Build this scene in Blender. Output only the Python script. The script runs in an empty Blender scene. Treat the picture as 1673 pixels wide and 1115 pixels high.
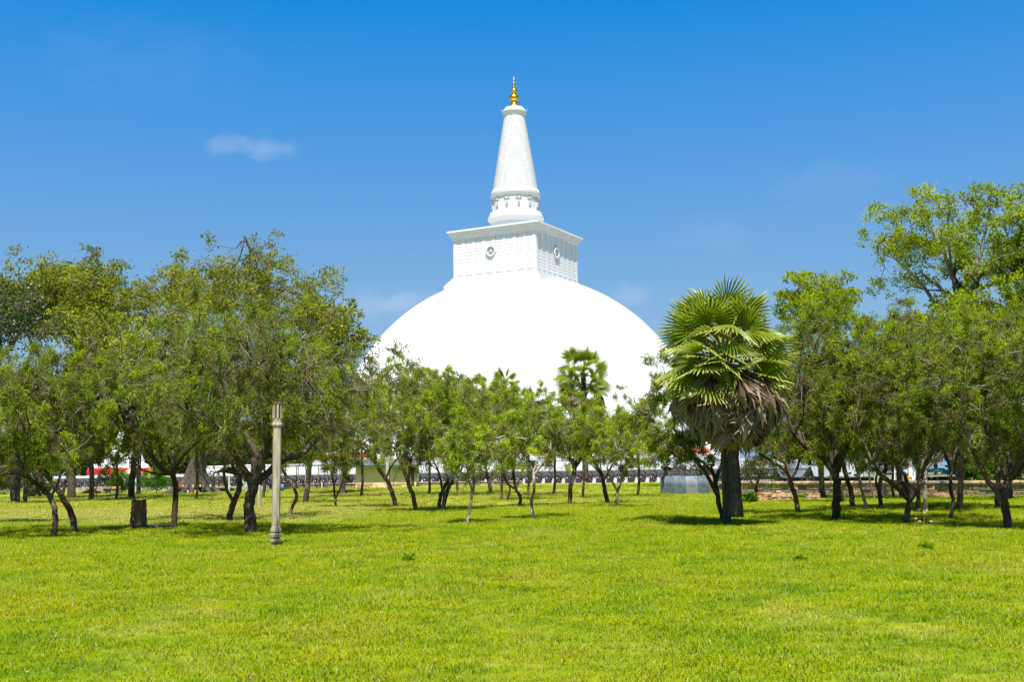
import bpy, math, random
import numpy as np
from mathutils import Vector, Matrix

S = bpy.context.scene
COL = S.collection
D2R = math.radians
# ------------------------------------------------------------------ camera
EYE = 1.65
FPX, CX, CY = 1850.0, 836.5, 557.5          # focal length in photo pixels
PITCH, ROLL = D2R(6.74), D2R(0.8)
F_ = np.array([0, math.cos(PITCH), math.sin(PITCH)])
U0 = np.array([0, -math.sin(PITCH), math.cos(PITCH)])
R0 = np.array([1.0, 0, 0])
U_ = math.cos(ROLL) * U0 + math.sin(ROLL) * R0
R_ = math.cos(ROLL) * R0 - math.sin(ROLL) * U0
cam = bpy.data.cameras.new('camera')
cam.sensor_width = 36.0
cam.lens = 36.0 * FPX / 1673.0
cam.clip_start, cam.clip_end = 0.1, 6000
camo = bpy.data.objects.new('camera', cam)
COL.objects.link(camo)
M = Matrix(((R_[0], U_[0], -F_[0], 0), (R_[1], U_[1], -F_[1], 0), (R_[2], U_[2], -F_[2], EYE), (0, 0, 0, 1)))
camo.matrix_world = M
S.camera = camo
# ------------------------------------------------------------------ light
SUN_EL = D2R(66)
SUN_AZ_VEC = (-0.05, -0.999)                 # towards the sun, on the ground plane
w = bpy.data.worlds.new('World')
S.world = w
w.use_nodes = True
nt = w.node_tree
nt.nodes.clear()
def N(nt, t, **k):
    n = nt.nodes.new(t)
    for a, b in k.items():
        setattr(n, a, b)
    return n
out = N(nt, 'ShaderNodeOutputWorld')
bg = N(nt, 'ShaderNodeBackground')
sky = N(nt, 'ShaderNodeTexSky', sky_type='NISHITA')
sky.sun_disc = False
sky.sun_elevation = SUN_EL
sky.sun_rotation = math.atan2(SUN_AZ_VEC[0], SUN_AZ_VEC[1])
sky.altitude = 80
sky.air_density = 1.15
sky.dust_density = 0.25
sky.ozone_density = 2.2
bg.inputs['Strength'].default_value = 0.12
hs = N(nt, 'ShaderNodeHueSaturation')
hs.inputs['Saturation'].default_value = 1.18
hs.inputs['Hue'].default_value = 0.488
hs.inputs['Value'].default_value = 1.0
nt.links.new(sky.outputs[0], hs.inputs['Color'])
# thin clouds: soft wisps fixed in the sky by direction
tc = N(nt, 'ShaderNodeTexCoord')
def sky_dir(px, py):
    d = F_ + R_ * (px - CX) / FPX + U_ * (CY - py) / FPX
    return d / np.linalg.norm(d)
# channel grade of the sky: deep azure overhead, softer blue low down
sp = N(nt, 'ShaderNodeSeparateColor'); nt.links.new(hs.outputs['Color'], sp.inputs[0])
cb = N(nt, 'ShaderNodeCombineColor')
def chan(k, x0, y0, sl, lo, hi):
    d = N(nt, 'ShaderNodeMath', operation='DIVIDE'); nt.links.new(sp.outputs[k], d.inputs[0]); d.inputs[1].default_value = x0
    p = N(nt, 'ShaderNodeMath', operation='LOGARITHM'); nt.links.new(d.outputs[0], p.inputs[0]); p.inputs[1].default_value = math.e
    q = N(nt, 'ShaderNodeMath', operation='MULTIPLY_ADD'); nt.links.new(p.outputs[0], q.inputs[0]); q.inputs[1].default_value = sl; q.inputs[2].default_value = y0
    c = N(nt, 'ShaderNodeClamp'); nt.links.new(q.outputs[0], c.inputs[0]); c.inputs[1].default_value = lo; c.inputs[2].default_value = hi
    nt.links.new(c.outputs[0], cb.inputs[k])
GS = 0.12 * 2 ** 0.95
chan(0, 1.008, .0165 / GS, .2065 / GS, .010 / GS, .31 / GS)
chan(1, 2.395, .274 / GS, .25 / GS, .07 / GS, .50 / GS)
chan(2, 4.14, .735 / GS, .50 / GS, .20 / GS, .755 / GS)
prev = cb.outputs[0]
mp = N(nt, 'ShaderNodeMapping'); mp.inputs['Scale'].default_value = (1, 1, 1.7)
nt.links.new(tc.outputs['Generated'], mp.inputs['Vector'])
cn = N(nt, 'ShaderNodeTexNoise'); cn.inputs['Scale'].default_value = 34; cn.inputs['Detail'].default_value = 7; cn.inputs['Roughness'].default_value = .6
nt.links.new(mp.outputs[0], cn.inputs['Vector'])
for (px, py, rw, rh, a) in [(368, 238, 27, 13, .15), (436, 244, 36, 15, .18), (600, 495, 52, 22, .18), (668, 494, 44, 16, .16), (1030, 482, 34, 14, .16), (1175, 385, 60, 26, .05), (1350, 300, 90, 26, .04), (1570, 345, 50, 20, .12), (1440, 345, 30, 12, .07), (235, 100, 120, 50, .03)]:
    d = sky_dir(px, py)
    su = N(nt, 'ShaderNodeVectorMath', operation='SUBTRACT'); su.inputs[1].default_value = d
    nt.links.new(tc.outputs['Generated'], su.inputs[0])
    sc = N(nt, 'ShaderNodeVectorMath', operation='MULTIPLY'); sc.inputs[1].default_value = (FPX / rw, FPX / rw, FPX / rh)
    nt.links.new(su.outputs[0], sc.inputs[0])
    ln = N(nt, 'ShaderNodeVectorMath', operation='LENGTH'); nt.links.new(sc.outputs[0], ln.inputs[0])
    ad = N(nt, 'ShaderNodeMath', operation='MULTIPLY_ADD'); ad.inputs[1].default_value = 2.6; nt.links.new(cn.outputs['Fac'], ad.inputs[0]); ad.inputs[2].default_value = -.65
    sb = N(nt, 'ShaderNodeMath', operation='SUBTRACT'); nt.links.new(ad.outputs[0], sb.inputs[0]); nt.links.new(ln.outputs['Value'], sb.inputs[1])
    mr = N(nt, 'ShaderNodeMapRange', interpolation_type='SMOOTHSTEP'); mr.inputs['From Min'].default_value = -1.0; mr.inputs['From Max'].default_value = .55; mr.inputs['To Max'].default_value = a
    nt.links.new(sb.outputs[0], mr.inputs['Value'])
    mx = N(nt, 'ShaderNodeMix', data_type='RGBA'); nt.links.new(mr.outputs[0], mx.inputs['Factor']); nt.links.new(prev, mx.inputs['A']); mx.inputs['B'].default_value = (3.35, 3.6, 4.1, 1)
    prev = mx.outputs['Result']
nt.links.new(prev, bg.inputs['Color'])
nt.links.new(bg.outputs[0], out.inputs[0])
sl = bpy.data.lights.new('sun', 'SUN')
sl.energy = 5.0
sl.angle = D2R(0.53)
sl.color = (1.0, 0.965, 0.90)
so = bpy.data.objects.new('sun', sl)
COL.objects.link(so)
sv = Vector((SUN_AZ_VEC[0] * math.cos(SUN_EL), SUN_AZ_VEC[1] * math.cos(SUN_EL), math.sin(SUN_EL)))
so.rotation_euler = sv.to_track_quat('Z', 'Y').to_euler()
so.location = (40, -60, 120)
S.view_settings.view_transform = 'Standard'
S.view_settings.look = 'None'
S.view_settings.exposure = 0.95
S.view_settings.gamma = 1.0
S.view_settings.use_curve_mapping = False
S.render.engine = 'CYCLES'
try:
    S.cycles.max_bounces = 6; S.cycles.diffuse_bounces = 3; S.cycles.glossy_bounces = 2; S.cycles.transmission_bounces = 4; S.cycles.transparent_max_bounces = 4
    S.cycles.caustics_reflective = False; S.cycles.caustics_refractive = False
except Exception:
    pass
# ------------------------------------------------------------------ place helpers
def sst(a, b, x):
    t = np.clip((x - a) / (b - a), 0, 1)
    return t * t * (3 - 2 * t)
def gz(x, y):
    """height of the park ground"""
    x = np.asarray(x, float); y = np.asarray(y, float)
    z = 0.36 * sst(80, 118, y) * (1 - sst(150, 178, y)) * sst(-45, -18, x)
    z = z + 0.22 * np.exp(-(((x - 15.5) / 3.6) ** 2 + ((y - 45) / 4.0) ** 2))
    z = z + 0.14 * np.exp(-(((x - 13.0) / 9.0) ** 2 + ((y - 112) / 10.0) ** 2))
    z = z + 0.10 * np.exp(-(((x + 8.8) / 2.2) ** 2 + ((y - 38) / 2.0) ** 2))
    far = sst(10, 30, y) * (1 - sst(150, 175, y))
    z = z + far * (0.045 * np.sin(x * .31 + 1.3) * np.sin(y * .17 + .4) + 0.025 * np.sin(x * .83 + y * .41))
    return z
def ray(px, py):
    return F_ + R_ * (px - CX) / FPX + U_ * (CY - py) / FPX
def at_ground(px, py):
    d = ray(px, py); t = EYE / max(1e-4, -d[2]); z = 0
    for _ in range(12):
        z = float(gz(d[0] * t, d[1] * t)); t = (EYE - z) / max(1e-4, -d[2])
    return np.array([d[0] * t, d[1] * t, z])
def at_y(px, py, Y):
    d = ray(px, py); t = Y / d[1]
    return np.array([d[0] * t, Y, EYE + d[2] * t])
def ppm(Y): return FPX / Y
# ------------------------------------------------------------------ mesh helpers
class Acc:
    """collects vertices and faces (tris / quads / n-gons); builds ONE mesh"""
    def __init__(s):
        s.v = []; s.f = []; s.n = 0; s.t = []; s.mi = []
    def add(s, v, f, tint=None, mi=0):
        v = np.asarray(v, float).reshape(-1, 3)
        f = np.asarray(f, int)
        s.v.append(v); s.f.append(f + s.n); s.n += len(v)
        s.mi.append(np.full(len(f), mi))
        s.t.append(np.full(len(v), .5) if tint is None else np.broadcast_to(np.asarray(tint, float), (len(v),)).copy())
        return s
    def mesh(s, name, mats, smooth=False):
        me = bpy.data.meshes.new(name)
        if s.n:
            v = np.concatenate(s.v); me.vertices.add(len(v)); me.vertices.foreach_set('co', v.ravel())
            loops = np.concatenate([f.ravel() for f in s.f])
            tot = np.concatenate([np.full(len(f), f.shape[1]) for f in s.f])
            st = np.concatenate([[0], np.cumsum(tot)[:-1]])
            me.loops.add(len(loops)); me.loops.foreach_set('vertex_index', loops)
            me.polygons.add(len(tot)); me.polygons.foreach_set('loop_start', st)
            me.polygons.foreach_set('material_index', np.concatenate(s.mi).astype(np.int32))
            a = me.attributes.new('tint', 'FLOAT', 'POINT'); a.data.foreach_set('value', np.concatenate(s.t))
            me.update(calc_edges=True)
            me.polygons.foreach_set('use_smooth', np.full(len(tot), bool(smooth)))
        for m in (mats if isinstance(mats, (list, tuple)) else [mats]):
            me.materials.append(m)
        return me
    def obj(s, name, mats, parent=None, smooth=False, loc=None):
        return mk(name, s.mesh(name, mats, smooth), parent, loc)
def mk(name, me, parent=None, loc=None, rot=None):
    o = bpy.data.objects.new(name, me); COL.objects.link(o)
    if parent is not None: o.parent = parent
    if loc is not None: o.location = Vector([float(c) for c in loc])
    if rot is not None: o.rotation_euler = rot
    return o
def empty(name, loc, label, cat, group=None, rz=0):
    o = mk(name, None, None, loc); o.rotation_euler = (0, 0, rz)
    o.empty_display_size = .2
    return tag(o, label, cat, group)
def tag(o, label, cat, group=None):
    o['label'] = label; o['category'] = cat
    if group: o['group'] = group
    return o
def struct(o, kind='structure'):
    o['kind'] = kind; return o
def copy_tree(o, parent=None):
    c = o.copy(); COL.objects.link(c); c.parent = parent
    for ch in list(o.children):
        copy_tree(ch, c)
    return c
BOXF = [(0, 3, 2, 1), (4, 5, 6, 7), (0, 1, 5, 4), (1, 2, 6, 5), (2, 3, 7, 6), (3, 0, 4, 7)]
def box(a, c, s, rz=0, taper=1.0, tint=None, mi=0, jit=0, rng=None, rot=None):
    x, y, z = [k / 2 for k in s]
    v = np.array([(-x, -y, -z), (x, -y, -z), (x, y, -z), (-x, y, -z), (-x * taper, -y * taper, z), (x * taper, -y * taper, z), (x * taper, y * taper, z), (-x * taper, y * taper, z)])
    if jit: v = v + rng.uniform(-jit, jit, v.shape)
    if rot is not None: v = v @ np.array(rot).T
    if rz:
        cs, sn = math.cos(rz), math.sin(rz); v = v @ np.array([[cs, sn, 0], [-sn, cs, 0], [0, 0, 1]])
    return a.add(v + np.array(c), BOXF, tint, mi)
def bbox_bev(a, c, s, b, rz=0, tint=None, mi=0):
    """box with chamfered vertical and top edges"""
    x, y, z = [k / 2 for k in s]
    def ring(k, zz): return [(-x + k, -y, zz), (x - k, -y, zz), (x, -y + k, zz), (x, y - k, zz), (x - k, y, zz), (-x + k, y, zz), (-x, y - k, zz), (-x, -y + k, zz)]
    def ring2(k, zz):
        x2, y2 = x - b, y - b
        return [(-x2 + k, -y2, zz), (x2 - k, -y2, zz), (x2, -y2 + k, zz), (x2, y2 - k, zz), (x2 - k, y2, zz), (-x2 + k, y2, zz), (-x2, y2 - k, zz), (-x2, -y2 + k, zz)]
    v = np.array(ring2(b * .3, -z) + ring(b, -z + b) + ring(b, z - b) + ring2(b * .3, z))
    if rz:
        cs, sn = math.cos(rz), math.sin(rz); v = v @ np.array([[cs, sn, 0], [-sn, cs, 0], [0, 0, 1]])
    q = [(r * 8 + i, r * 8 + (i + 1) % 8, (r + 1) * 8 + (i + 1) % 8, (r + 1) * 8 + i) for r in range(3) for i in range(8)]
    n0 = a.n
    a.add(v + np.array(c), q, tint, mi)
    a.f.append(np.array([[n0 + i for i in range(7, -1, -1)], [n0 + 24 + i for i in range(8)]])); a.mi.append(np.full(2, mi))
    return a
def lathe(a, prof, seg=48, c=(0, 0, 0), tint=None, mi=0, cap=True, a0=0, a1=2 * math.pi, flute=0, nfl=0):
    full = abs(a1 - a0 - 2 * math.pi) < 1e-6
    n = seg if full else seg + 1
    th = a0 + (a1 - a0) * np.arange(n) / seg
    v = []
    for r, z in prof:
        rr = r * (1 + flute * np.cos(nfl * th)) if flute else np.full(n, r)
        v.append(np.stack([rr * np.cos(th), rr * np.sin(th), np.full(n, z)], 1))
    v = np.concatenate(v) + np.array(c)
    f = [(k * n + i, k * n + (i + 1) % n, (k + 1) * n + (i + 1) % n, (k + 1) * n + i) for k in range(len(prof) - 1) for i in range(n if full else n - 1)]
    a.add(v, f, tint, mi)
    if cap and full:
        m = a.n
        L = (len(prof) - 1) * n
        top = np.arange(n) + a.n - n
        a.f.append(top[None, :]); a.mi.append(np.full(1, mi))
        a.f.append((np.arange(n)[::-1] + a.n - len(prof) * n)[None, :]); a.mi.append(np.full(1, mi))
    return a
def tube(a, P, r, k=6, tint=None, mi=0, caps=False, flare=None):
    P = np.asarray(P, float); n = len(P); r = np.broadcast_to(np.asarray(r, float), (n,))
    T = np.gradient(P, axis=0); T /= np.linalg.norm(T, axis=1)[:, None] + 1e-9
    ref = np.array([0, 1., 0]) if abs(T[0][1]) < .8 else np.array([1., 0, 0])
    A = np.cross(T, ref); A /= np.linalg.norm(A, axis=1)[:, None] + 1e-9
    B = np.cross(T, A)
    th = np.arange(k) * 2 * math.pi / k
    ring = A[:, None, :] * np.cos(th)[None, :, None] + B[:, None, :] * np.sin(th)[None, :, None]
    rr = np.repeat(r[:, None], k, 1)
    if flare is not None: rr = rr * flare(n, k)
    v = P[:, None, :] + ring * rr[:, :, None]
    i = np.arange(n - 1)[:, None] * k; j = np.arange(k)[None, :]; j2 = (j + 1) % k
    f = np.stack([i + j, i + k + j, i + k + j2, i + j2], -1).reshape(-1, 4)
    tt = None if tint is None else np.repeat(np.broadcast_to(np.asarray(tint, float), (n,)), k)
    n0 = a.n
    a.add(v.reshape(-1, 3), f, tt, mi)
    if caps:
        a.f.append((n0 + np.arange(k))[None, :]); a.mi.append(np.full(1, mi))
        a.f.append((n0 + (n - 1) * k + np.arange(k)[::-1])[None, :]); a.mi.append(np.full(1, mi))
    return a
def twigs(a, P0, P1, P2, r0, tint=None):
    """many three-sided two-segment twigs at once"""
    n = len(P0)
    d = P2 - P0; d /= np.linalg.norm(d, axis=1)[:, None] + 1e-9
    A = np.cross(d, np.array([.31, .2, .93])); A /= np.linalg.norm(A, axis=1)[:, None] + 1e-9
    B = np.cross(d, A)
    rings = []
    for P, s in ((P0, 1.0), (P1, .75), (P2, .35)):
        for t in (0, 2.094, 4.189):
            rings.append(P + (A * math.cos(t) + B * math.sin(t)) * (r0 * s)[:, None])
    v = np.stack(rings, 1).reshape(-1, 3)
    base = np.arange(n)[:, None, None] * 9
    q = np.array([(s * 3 + j, s * 3 + 3 + j, s * 3 + 3 + (j + 1) % 3, s * 3 + (j + 1) % 3) for s in range(2) for j in range(3)])[None]
    a.add(v, (base + q).reshape(-1, 4), None if tint is None else np.repeat(tint, 9))
def leaves(a, P, Dr, L, W, rng, tint, quad=False):
    n = len(P)
    Dr = Dr / (np.linalg.norm(Dr, axis=1)[:, None] + 1e-9)
    Sd = np.cross(Dr, rng.normal(size=(n, 3))); Sd /= np.linalg.norm(Sd, axis=1)[:, None] + 1e-9
    L = np.broadcast_to(L, (n,))[:, None]; W = np.broadcast_to(W, (n,))[:, None]
    if quad:
        nn = np.cross(Dr, Sd)
        v = np.stack([P, P + Dr * L * .5 + Sd * W * .5 + nn * L * .08, P + Dr * L, P + Dr * L * .5 - Sd * W * .5 + nn * L * .08], 1)
        f = np.arange(n * 4).reshape(-1, 4); k = 4
    else:
        v = np.stack([P + Sd * W * .5, P - Sd * W * .5, P + Dr * L], 1)
        f = np.arange(n * 3).reshape(-1, 3); k = 3
    a.add(v.reshape(-1, 3), f, np.repeat(tint, k))
# ------------------------------------------------------------------ materials
AF = 0.76      # base colours are kept at real-world values for this exposure
def mat(name, col=(.5, .5, .5), rough=.8, metal=0, spec=.3):
    col = tuple(k * AF for k in col) if not metal else col
    m = bpy.data.materials.new(name); m.use_nodes = True
    b = m.node_tree.nodes['Principled BSDF']
    b.inputs['Base Color'].default_value = (*col, 1); b.inputs['Roughness'].default_value = rough
    b.inputs['Metallic'].default_value = metal; b.inputs['Specular IOR Level'].default_value = spec
    return m, m.node_tree, b
def noise(nt, scale, detail=4, vec=None, rough=.55, dist=0):
    n = N(nt, 'ShaderNodeTexNoise'); n.inputs['Scale'].default_value = scale; n.inputs['Detail'].default_value = detail
    n.inputs['Roughness'].default_value = rough; n.inputs['Distortion'].default_value = dist
    if vec is not None: nt.links.new(vec, n.inputs['Vector'])
    return n.outputs['Fac']
def ramp(nt, fac, stops):
    r = N(nt, 'ShaderNodeValToRGB'); e = r.color_ramp.elements
    while len(e) < len(stops): e.new(.5)
    for i, (p, c) in enumerate(stops):
        e[i].position = p; e[i].color = (*[k * AF for k in c], 1)
    nt.links.new(fac, r.inputs[0]); return r.outputs[0]
def mixc(nt, fac, A, B, typ='MIX'):
    m = N(nt, 'ShaderNodeMix', data_type='RGBA', blend_type=typ)
    for v, s in ((fac, 'Factor'), (A, 'A'), (B, 'B')):
        if isinstance(v, (int, float)): m.inputs[s].default_value = v
        elif isinstance(v, tuple): m.inputs[s].default_value = (*[k * (AF if typ == 'MIX' else 1) for k in v], 1)
        else: nt.links.new(v, m.inputs[s])
    return m.outputs['Result']
def mapr(nt, v, a, b, c=0, d=1):
    m = N(nt, 'ShaderNodeMapRange'); m.interpolation_type = 'SMOOTHSTEP'
    for k, x in (('From Min', a), ('From Max', b), ('To Min', c), ('To Max', d)): m.inputs[k].default_value = x
    nt.links.new(v, m.inputs['Value']); return m.outputs[0]
def geo(nt): return N(nt, 'ShaderNodeNewGeometry').outputs['Position']
def objc(nt): return N(nt, 'ShaderNodeTexCoord').outputs['Object']
def vscale(nt, v, s):
    m = N(nt, 'ShaderNodeMapping'); m.inputs['Scale'].default_value = s; nt.links.new(v, m.inputs['Vector']); return m.outputs[0]
def bump(nt, b, h, strength=.4, dist=.02):
    n = N(nt, 'ShaderNodeBump'); n.inputs['Strength'].default_value = strength; n.inputs['Distance'].default_value = dist
    nt.links.new(h, n.inputs['Height']); nt.links.new(n.outputs[0], b.inputs['Normal'])
def rough_mat(name, stops, scale=3, rough=.85, bs=12, bst=.4, bd=.02, space='obj', spec=.25, stretch=(1, 1, 1), second=None):
    m, nt, b = mat(name, rough=rough, spec=spec)
    v = objc(nt) if space == 'obj' else geo(nt)
    v = vscale(nt, v, stretch)
    c = ramp(nt, noise(nt, scale, 6, v), stops)
    if second:
        c = mixc(nt, mapr(nt, noise(nt, second[0], 5, v), second[1], second[2]), c, second[3])
    nt.links.new(c, b.inputs['Base Color'])
    bump(nt, b, noise(nt, bs, 5, v), bst, bd)
    return m
def leaf_mat(name, stops, trans=.35, gloss=.0, tcol=(1.25, 1.3, .5)):
    m = bpy.data.materials.new(name); m.use_nodes = True; nt = m.node_tree; nt.nodes.clear()
    o = N(nt, 'ShaderNodeOutputMaterial')
    at = N(nt, 'ShaderNodeAttribute', attribute_name='tint')
    oi = N(nt, 'ShaderNodeObjectInfo')
    ad = N(nt, 'ShaderNodeMath', operation='MULTIPLY_ADD'); nt.links.new(oi.outputs['Random'], ad.inputs[0]); ad.inputs[1].default_value = .12; nt.links.new(at.outputs['Fac'], ad.inputs[2])
    c = ramp(nt, ad.outputs[0], stops)
    d = N(nt, 'ShaderNodeBsdfDiffuse'); t = N(nt, 'ShaderNodeBsdfTranslucent'); nt.links.new(c, d.inputs[0])
    tcn = mixc(nt, 1.0, c, tcol, 'MULTIPLY'); nt.links.new(tcn, t.inputs[0])
    mx = N(nt, 'ShaderNodeMixShader'); mx.inputs[0].default_value = trans; nt.links.new(d.outputs[0], mx.inputs[1]); nt.links.new(t.outputs[0], mx.inputs[2])
    last = mx.outputs[0]
    if gloss:
        g = N(nt, 'ShaderNodeBsdfGlossy'); g.inputs['Roughness'].default_value = .42; g.inputs[0].default_value = (1, 1, 1, 1)
        m2 = N(nt, 'ShaderNodeMixShader'); m2.inputs[0].default_value = gloss; nt.links.new(last, m2.inputs[1]); nt.links.new(g.outputs[0], m2.inputs[2]); last = m2.outputs[0]
    nt.links.new(last, o.inputs[0]); return m
def bark_mat(name, dark, mid, pale, vs=6, lich=.75):
    m, nt, b = mat(name, rough=.9, spec=.15)
    g = geo(nt); v = vscale(nt, g, (1, 1, .28))
    n1 = noise(nt, vs * 3, 6, v, .65)
    c = ramp(nt, n1, [(.3, dark), (.5, mid), (.72, tuple(min(1, k * 1.5) for k in mid))])
    c = mixc(nt, mapr(nt, noise(nt, 2.2, 4, g), .52, .66, 0, lich), c, pale)      # lichen
    at = N(nt, 'ShaderNodeAttribute', attribute_name='tint')
    c = mixc(nt, at.outputs['Fac'], c, pale)
    nt.links.new(c, b.inputs['Base Color'])
    bump(nt, b, n1, .9, .03)
    return m
MT = {}
MT['acacia'] = leaf_mat('feathery_leaf', [(0, (.22, .17, .08)), (.22, (.20, .185, .045)), (.45, (.20, .245, .028)), (.7, (.27, .38, .015)), (1, (.46, .53, .015))], .42)
MT['acacia2'] = leaf_mat('light_feathery_leaf', [(0, (.28, .22, .10)), (.22, (.26, .24, .05)), (.45, (.27, .33, .03)), (.7, (.36, .49, .018)), (1, (.56, .66, .02))], .45)
MT['ficus_l'] = leaf_mat('olive_fig_leaf', [(0, (.21, .16, .07)), (.25, (.20, .195, .035)), (.5, (.23, .26, .022)), (.8, (.35, .37, .03)), (1, (.52, .50, .08))], .36)
MT['ficus_r'] = leaf_mat('fresh_fig_leaf', [(0, (.14, .19, .02)), (.3, (.22, .29, .016)), (.6, (.36, .44, .018)), (1, (.54, .60, .04))], .42)
MT['dark'] = leaf_mat('dark_leaf', [(0, (.02, .04, .01)), (.5, (.045, .085, .014)), (1, (.11, .16, .02))], .25, .03)
MT['far'] = leaf_mat('far_leaf', [(0, (.06, .08, .03)), (.5, (.09, .12, .035)), (1, (.15, .17, .045))], .3)
MT['weed'] = leaf_mat('weed_leaf', [(0, (.10, .22, .01)), (.5, (.20, .36, .015)), (1, (.36, .48, .02))], .4)
MT['bush'] = leaf_mat('bush_leaf', [(0, (.03, .09, .01)), (.5, (.07, .18, .012)), (1, (.16, .28, .02))], .3)
MT['bark'] = bark_mat('dark_bark', (.028, .019, .013), (.085, .058, .040), (.25, .205, .155))
MT['bark_red'] = bark_mat('red_brown_bark', (.06, .034, .02), (.17, .10, .062), (.34, .26, .19))
MT['bark_pale'] = bark_mat('pale_bark', (.14, .105, .07), (.33, .265, .19), (.50, .45, .37))
MT['fig_bark'] = bark_mat('grey_fig_bark', (.10, .085, .07), (.24, .21, .18), (.52, .47, .41), 3)
MT['fig_trunk'] = bark_mat('dark_fig_bark', (.03, .024, .018), (.085, .068, .052), (.50, .45, .39), 3, .1)
MT['palm_trunk'] = bark_mat('palm_bark', (.03, .022, .016), (.095, .07, .052), (.22, .18, .14), 4, .4)
def white(name, col, spots=.0):
    m, nt, b = mat(name, col, .75, spec=.25)
    g = geo(nt)
    n1 = noise(nt, .16, 6, vscale(nt, g, (1, 1, .6)), .6)
    c = mixc(nt, mapr(nt, n1, .4, .75, 0, .5), col, tuple(k * .93 for k in col))
    st = noise(nt, 1.1, 5, vscale(nt, g, (1, 1, .16)), .6)
    c = mixc(nt, mapr(nt, st, .55, .8, 0, .35 + spots), c, tuple(k * f for k, f in zip(col, (.86, .86, .85))))
    nt.links.new(c, b.inputs['Base Color'])
    bump(nt, b, noise(nt, 1.4, 5, g), .12, .08)
    return m
MT['white'] = white('white_limewash', (.84, .835, .82))
MT['white_old'] = white('aged_limewash', (.72, .715, .70), .3)
MT['gold'], _, gb = mat('gilded_metal', (.95, .52, .06), .28, 1.0)
def plain(name, col, rough=.7, metal=0, var=.12, scale=5):
    m, nt, b = mat(name, col, rough, metal)
    n1 = noise(nt, scale, 5, objc(nt))
    nt.links.new(ramp(nt, n1, [(.25, tuple(k * (1 - var * 1.6) for k in col)), (.75, tuple(min(1, k * (1 + var)) for k in col))]), b.inputs['Base Color'])
    bump(nt, b, noise(nt, scale * 6, 4, objc(nt)), .15, .01)
    return m
def grass_colour(nt):
    """the lawn's own colours, laid out by place: fresh, yellow-green, straw and trodden patches"""
    g = geo(nt)
    big = noise(nt, .16, 4, g, .55, .4)
    mid = noise(nt, .9, 5, g, .6, .3)
    fine = noise(nt, 13, 4, g, .6)
    c = ramp(nt, mid, [(.30, (.11, .26, .003)), (.44, (.24, .38, .004)), (.56, (.345, .43, .004)), (.70, (.46, .48, .008))])
    c = mixc(nt, mapr(nt, big, .42, .66, 0, .6), c, (.42, .43, .014))
    straw = mapr(nt, noise(nt, .42, 7, vscale(nt, g, (1, .6, 1)), .72, .5), .52, .68, 0, .55)
    c = mixc(nt, straw, c, (.60, .52, .13))
    # dry straw-coloured belt in the left middle distance and worn ground between the trees
    sp = N(nt, 'ShaderNodeSeparateXYZ'); nt.links.new(g, sp.inputs[0])
    def belt(y0, y1, y2, y3, x0, x1, amt):
        a = mapr(nt, sp.outputs['Y'], y0, y1); b_ = mapr(nt, sp.outputs['Y'], y2, y3, 1, 0); x = mapr(nt, sp.outputs['X'], x0, x1, 1, 0)
        m1 = N(nt, 'ShaderNodeMath', operation='MULTIPLY'); nt.links.new(a, m1.inputs[0]); nt.links.new(b_, m1.inputs[1])
        m2 = N(nt, 'ShaderNodeMath', operation='MULTIPLY'); nt.links.new(m1.outputs[0], m2.inputs[0]); nt.links.new(x, m2.inputs[1])
        m3 = N(nt, 'ShaderNodeMath', operation='MULTIPLY'); nt.links.new(m2.outputs[0], m3.inputs[0]); m3.inputs[1].default_value = amt
        m4 = N(nt, 'ShaderNodeMath', operation='MULTIPLY'); nt.links.new(m3.outputs[0], m4.inputs[0]); nt.links.new(mapr(nt, mid, .3, .62), m4.inputs[1])
        return m4.outputs[0]
    c = mixc(nt, belt(39, 46, 60, 70, -9, -4, .85), c, (.62, .55, .22))
    c = mixc(nt, belt(52, 62, 96, 130, -2, 22, .6), c, (.56, .46, .13))
    c = mixc(nt, mapr(nt, fine, .35, .75, 0, .35), c, (.50, .50, .02))
    cl_ = noise(nt, 3.1, 5, g, .7, .4)
    c = mixc(nt, mapr(nt, cl_, .30, .46, .75, 0), c, (.10, .22, .004))  # dark hollows between clumps painted into the lawn colour
    c = mixc(nt, mapr(nt, cl_, .57, .68, 0, .5), c, (.58, .52, .16))
    c = mixc(nt, mapr(nt, sp.outputs['Y'], 155, 175), c, (.34, .30, .20))
    hy_ = N(nt, 'ShaderNodeMath', operation='MULTIPLY'); nt.links.new(mapr(nt, sp.outputs['Y'], 88, 96), hy_.inputs[0]); nt.links.new(mapr(nt, sp.outputs['X'], 18, 26), hy_.inputs[1])
    c = mixc(nt, hy_.outputs[0], c, (.30, .27, .18))
    return c, g, mid, fine
m, nt2, b = mat('lawn_ground', rough=.95, spec=.05)
c, g, mid, fine = grass_colour(nt2)
dk = noise(nt2, 26, 5, g, .7)
c = mixc(nt2, mapr(nt2, dk, .30, .70, .75, .15), c, (.18, .22, .012))
worn = mapr(nt2, noise(nt2, .35, 7, g, .72, .6), .66, .74, 0, .8)
c = mixc(nt2, worn, c, (.36, .27, .13))
nt2.links.new(c, b.inputs['Base Color'])
bump(nt2, b, noise(nt2, 18, 5, g, .7), .9, .05)
MT['lawn'] = m
m = bpy.data.materials.new('grass_blade'); m.use_nodes = True; nt2 = m.node_tree; nt2.nodes.clear()
c, g, mid, fine = grass_colour(nt2)
at = N(nt2, 'ShaderNodeAttribute', attribute_name='tint')
c = mixc(nt2, mapr(nt2, at.outputs['Fac'], .90, .93, 0, .85), c, (.66, .53, .26))
c = mixc(nt2, mapr(nt2, at.outputs['Fac'], .0, .3, .55, 0), c, (.13, .28, .005))
d_ = N(nt2, 'ShaderNodeBsdfDiffuse'); t_ = N(nt2, 'ShaderNodeBsdfTranslucent'); mx_ = N(nt2, 'ShaderNodeMixShader'); mx_.inputs[0].default_value = .4
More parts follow.
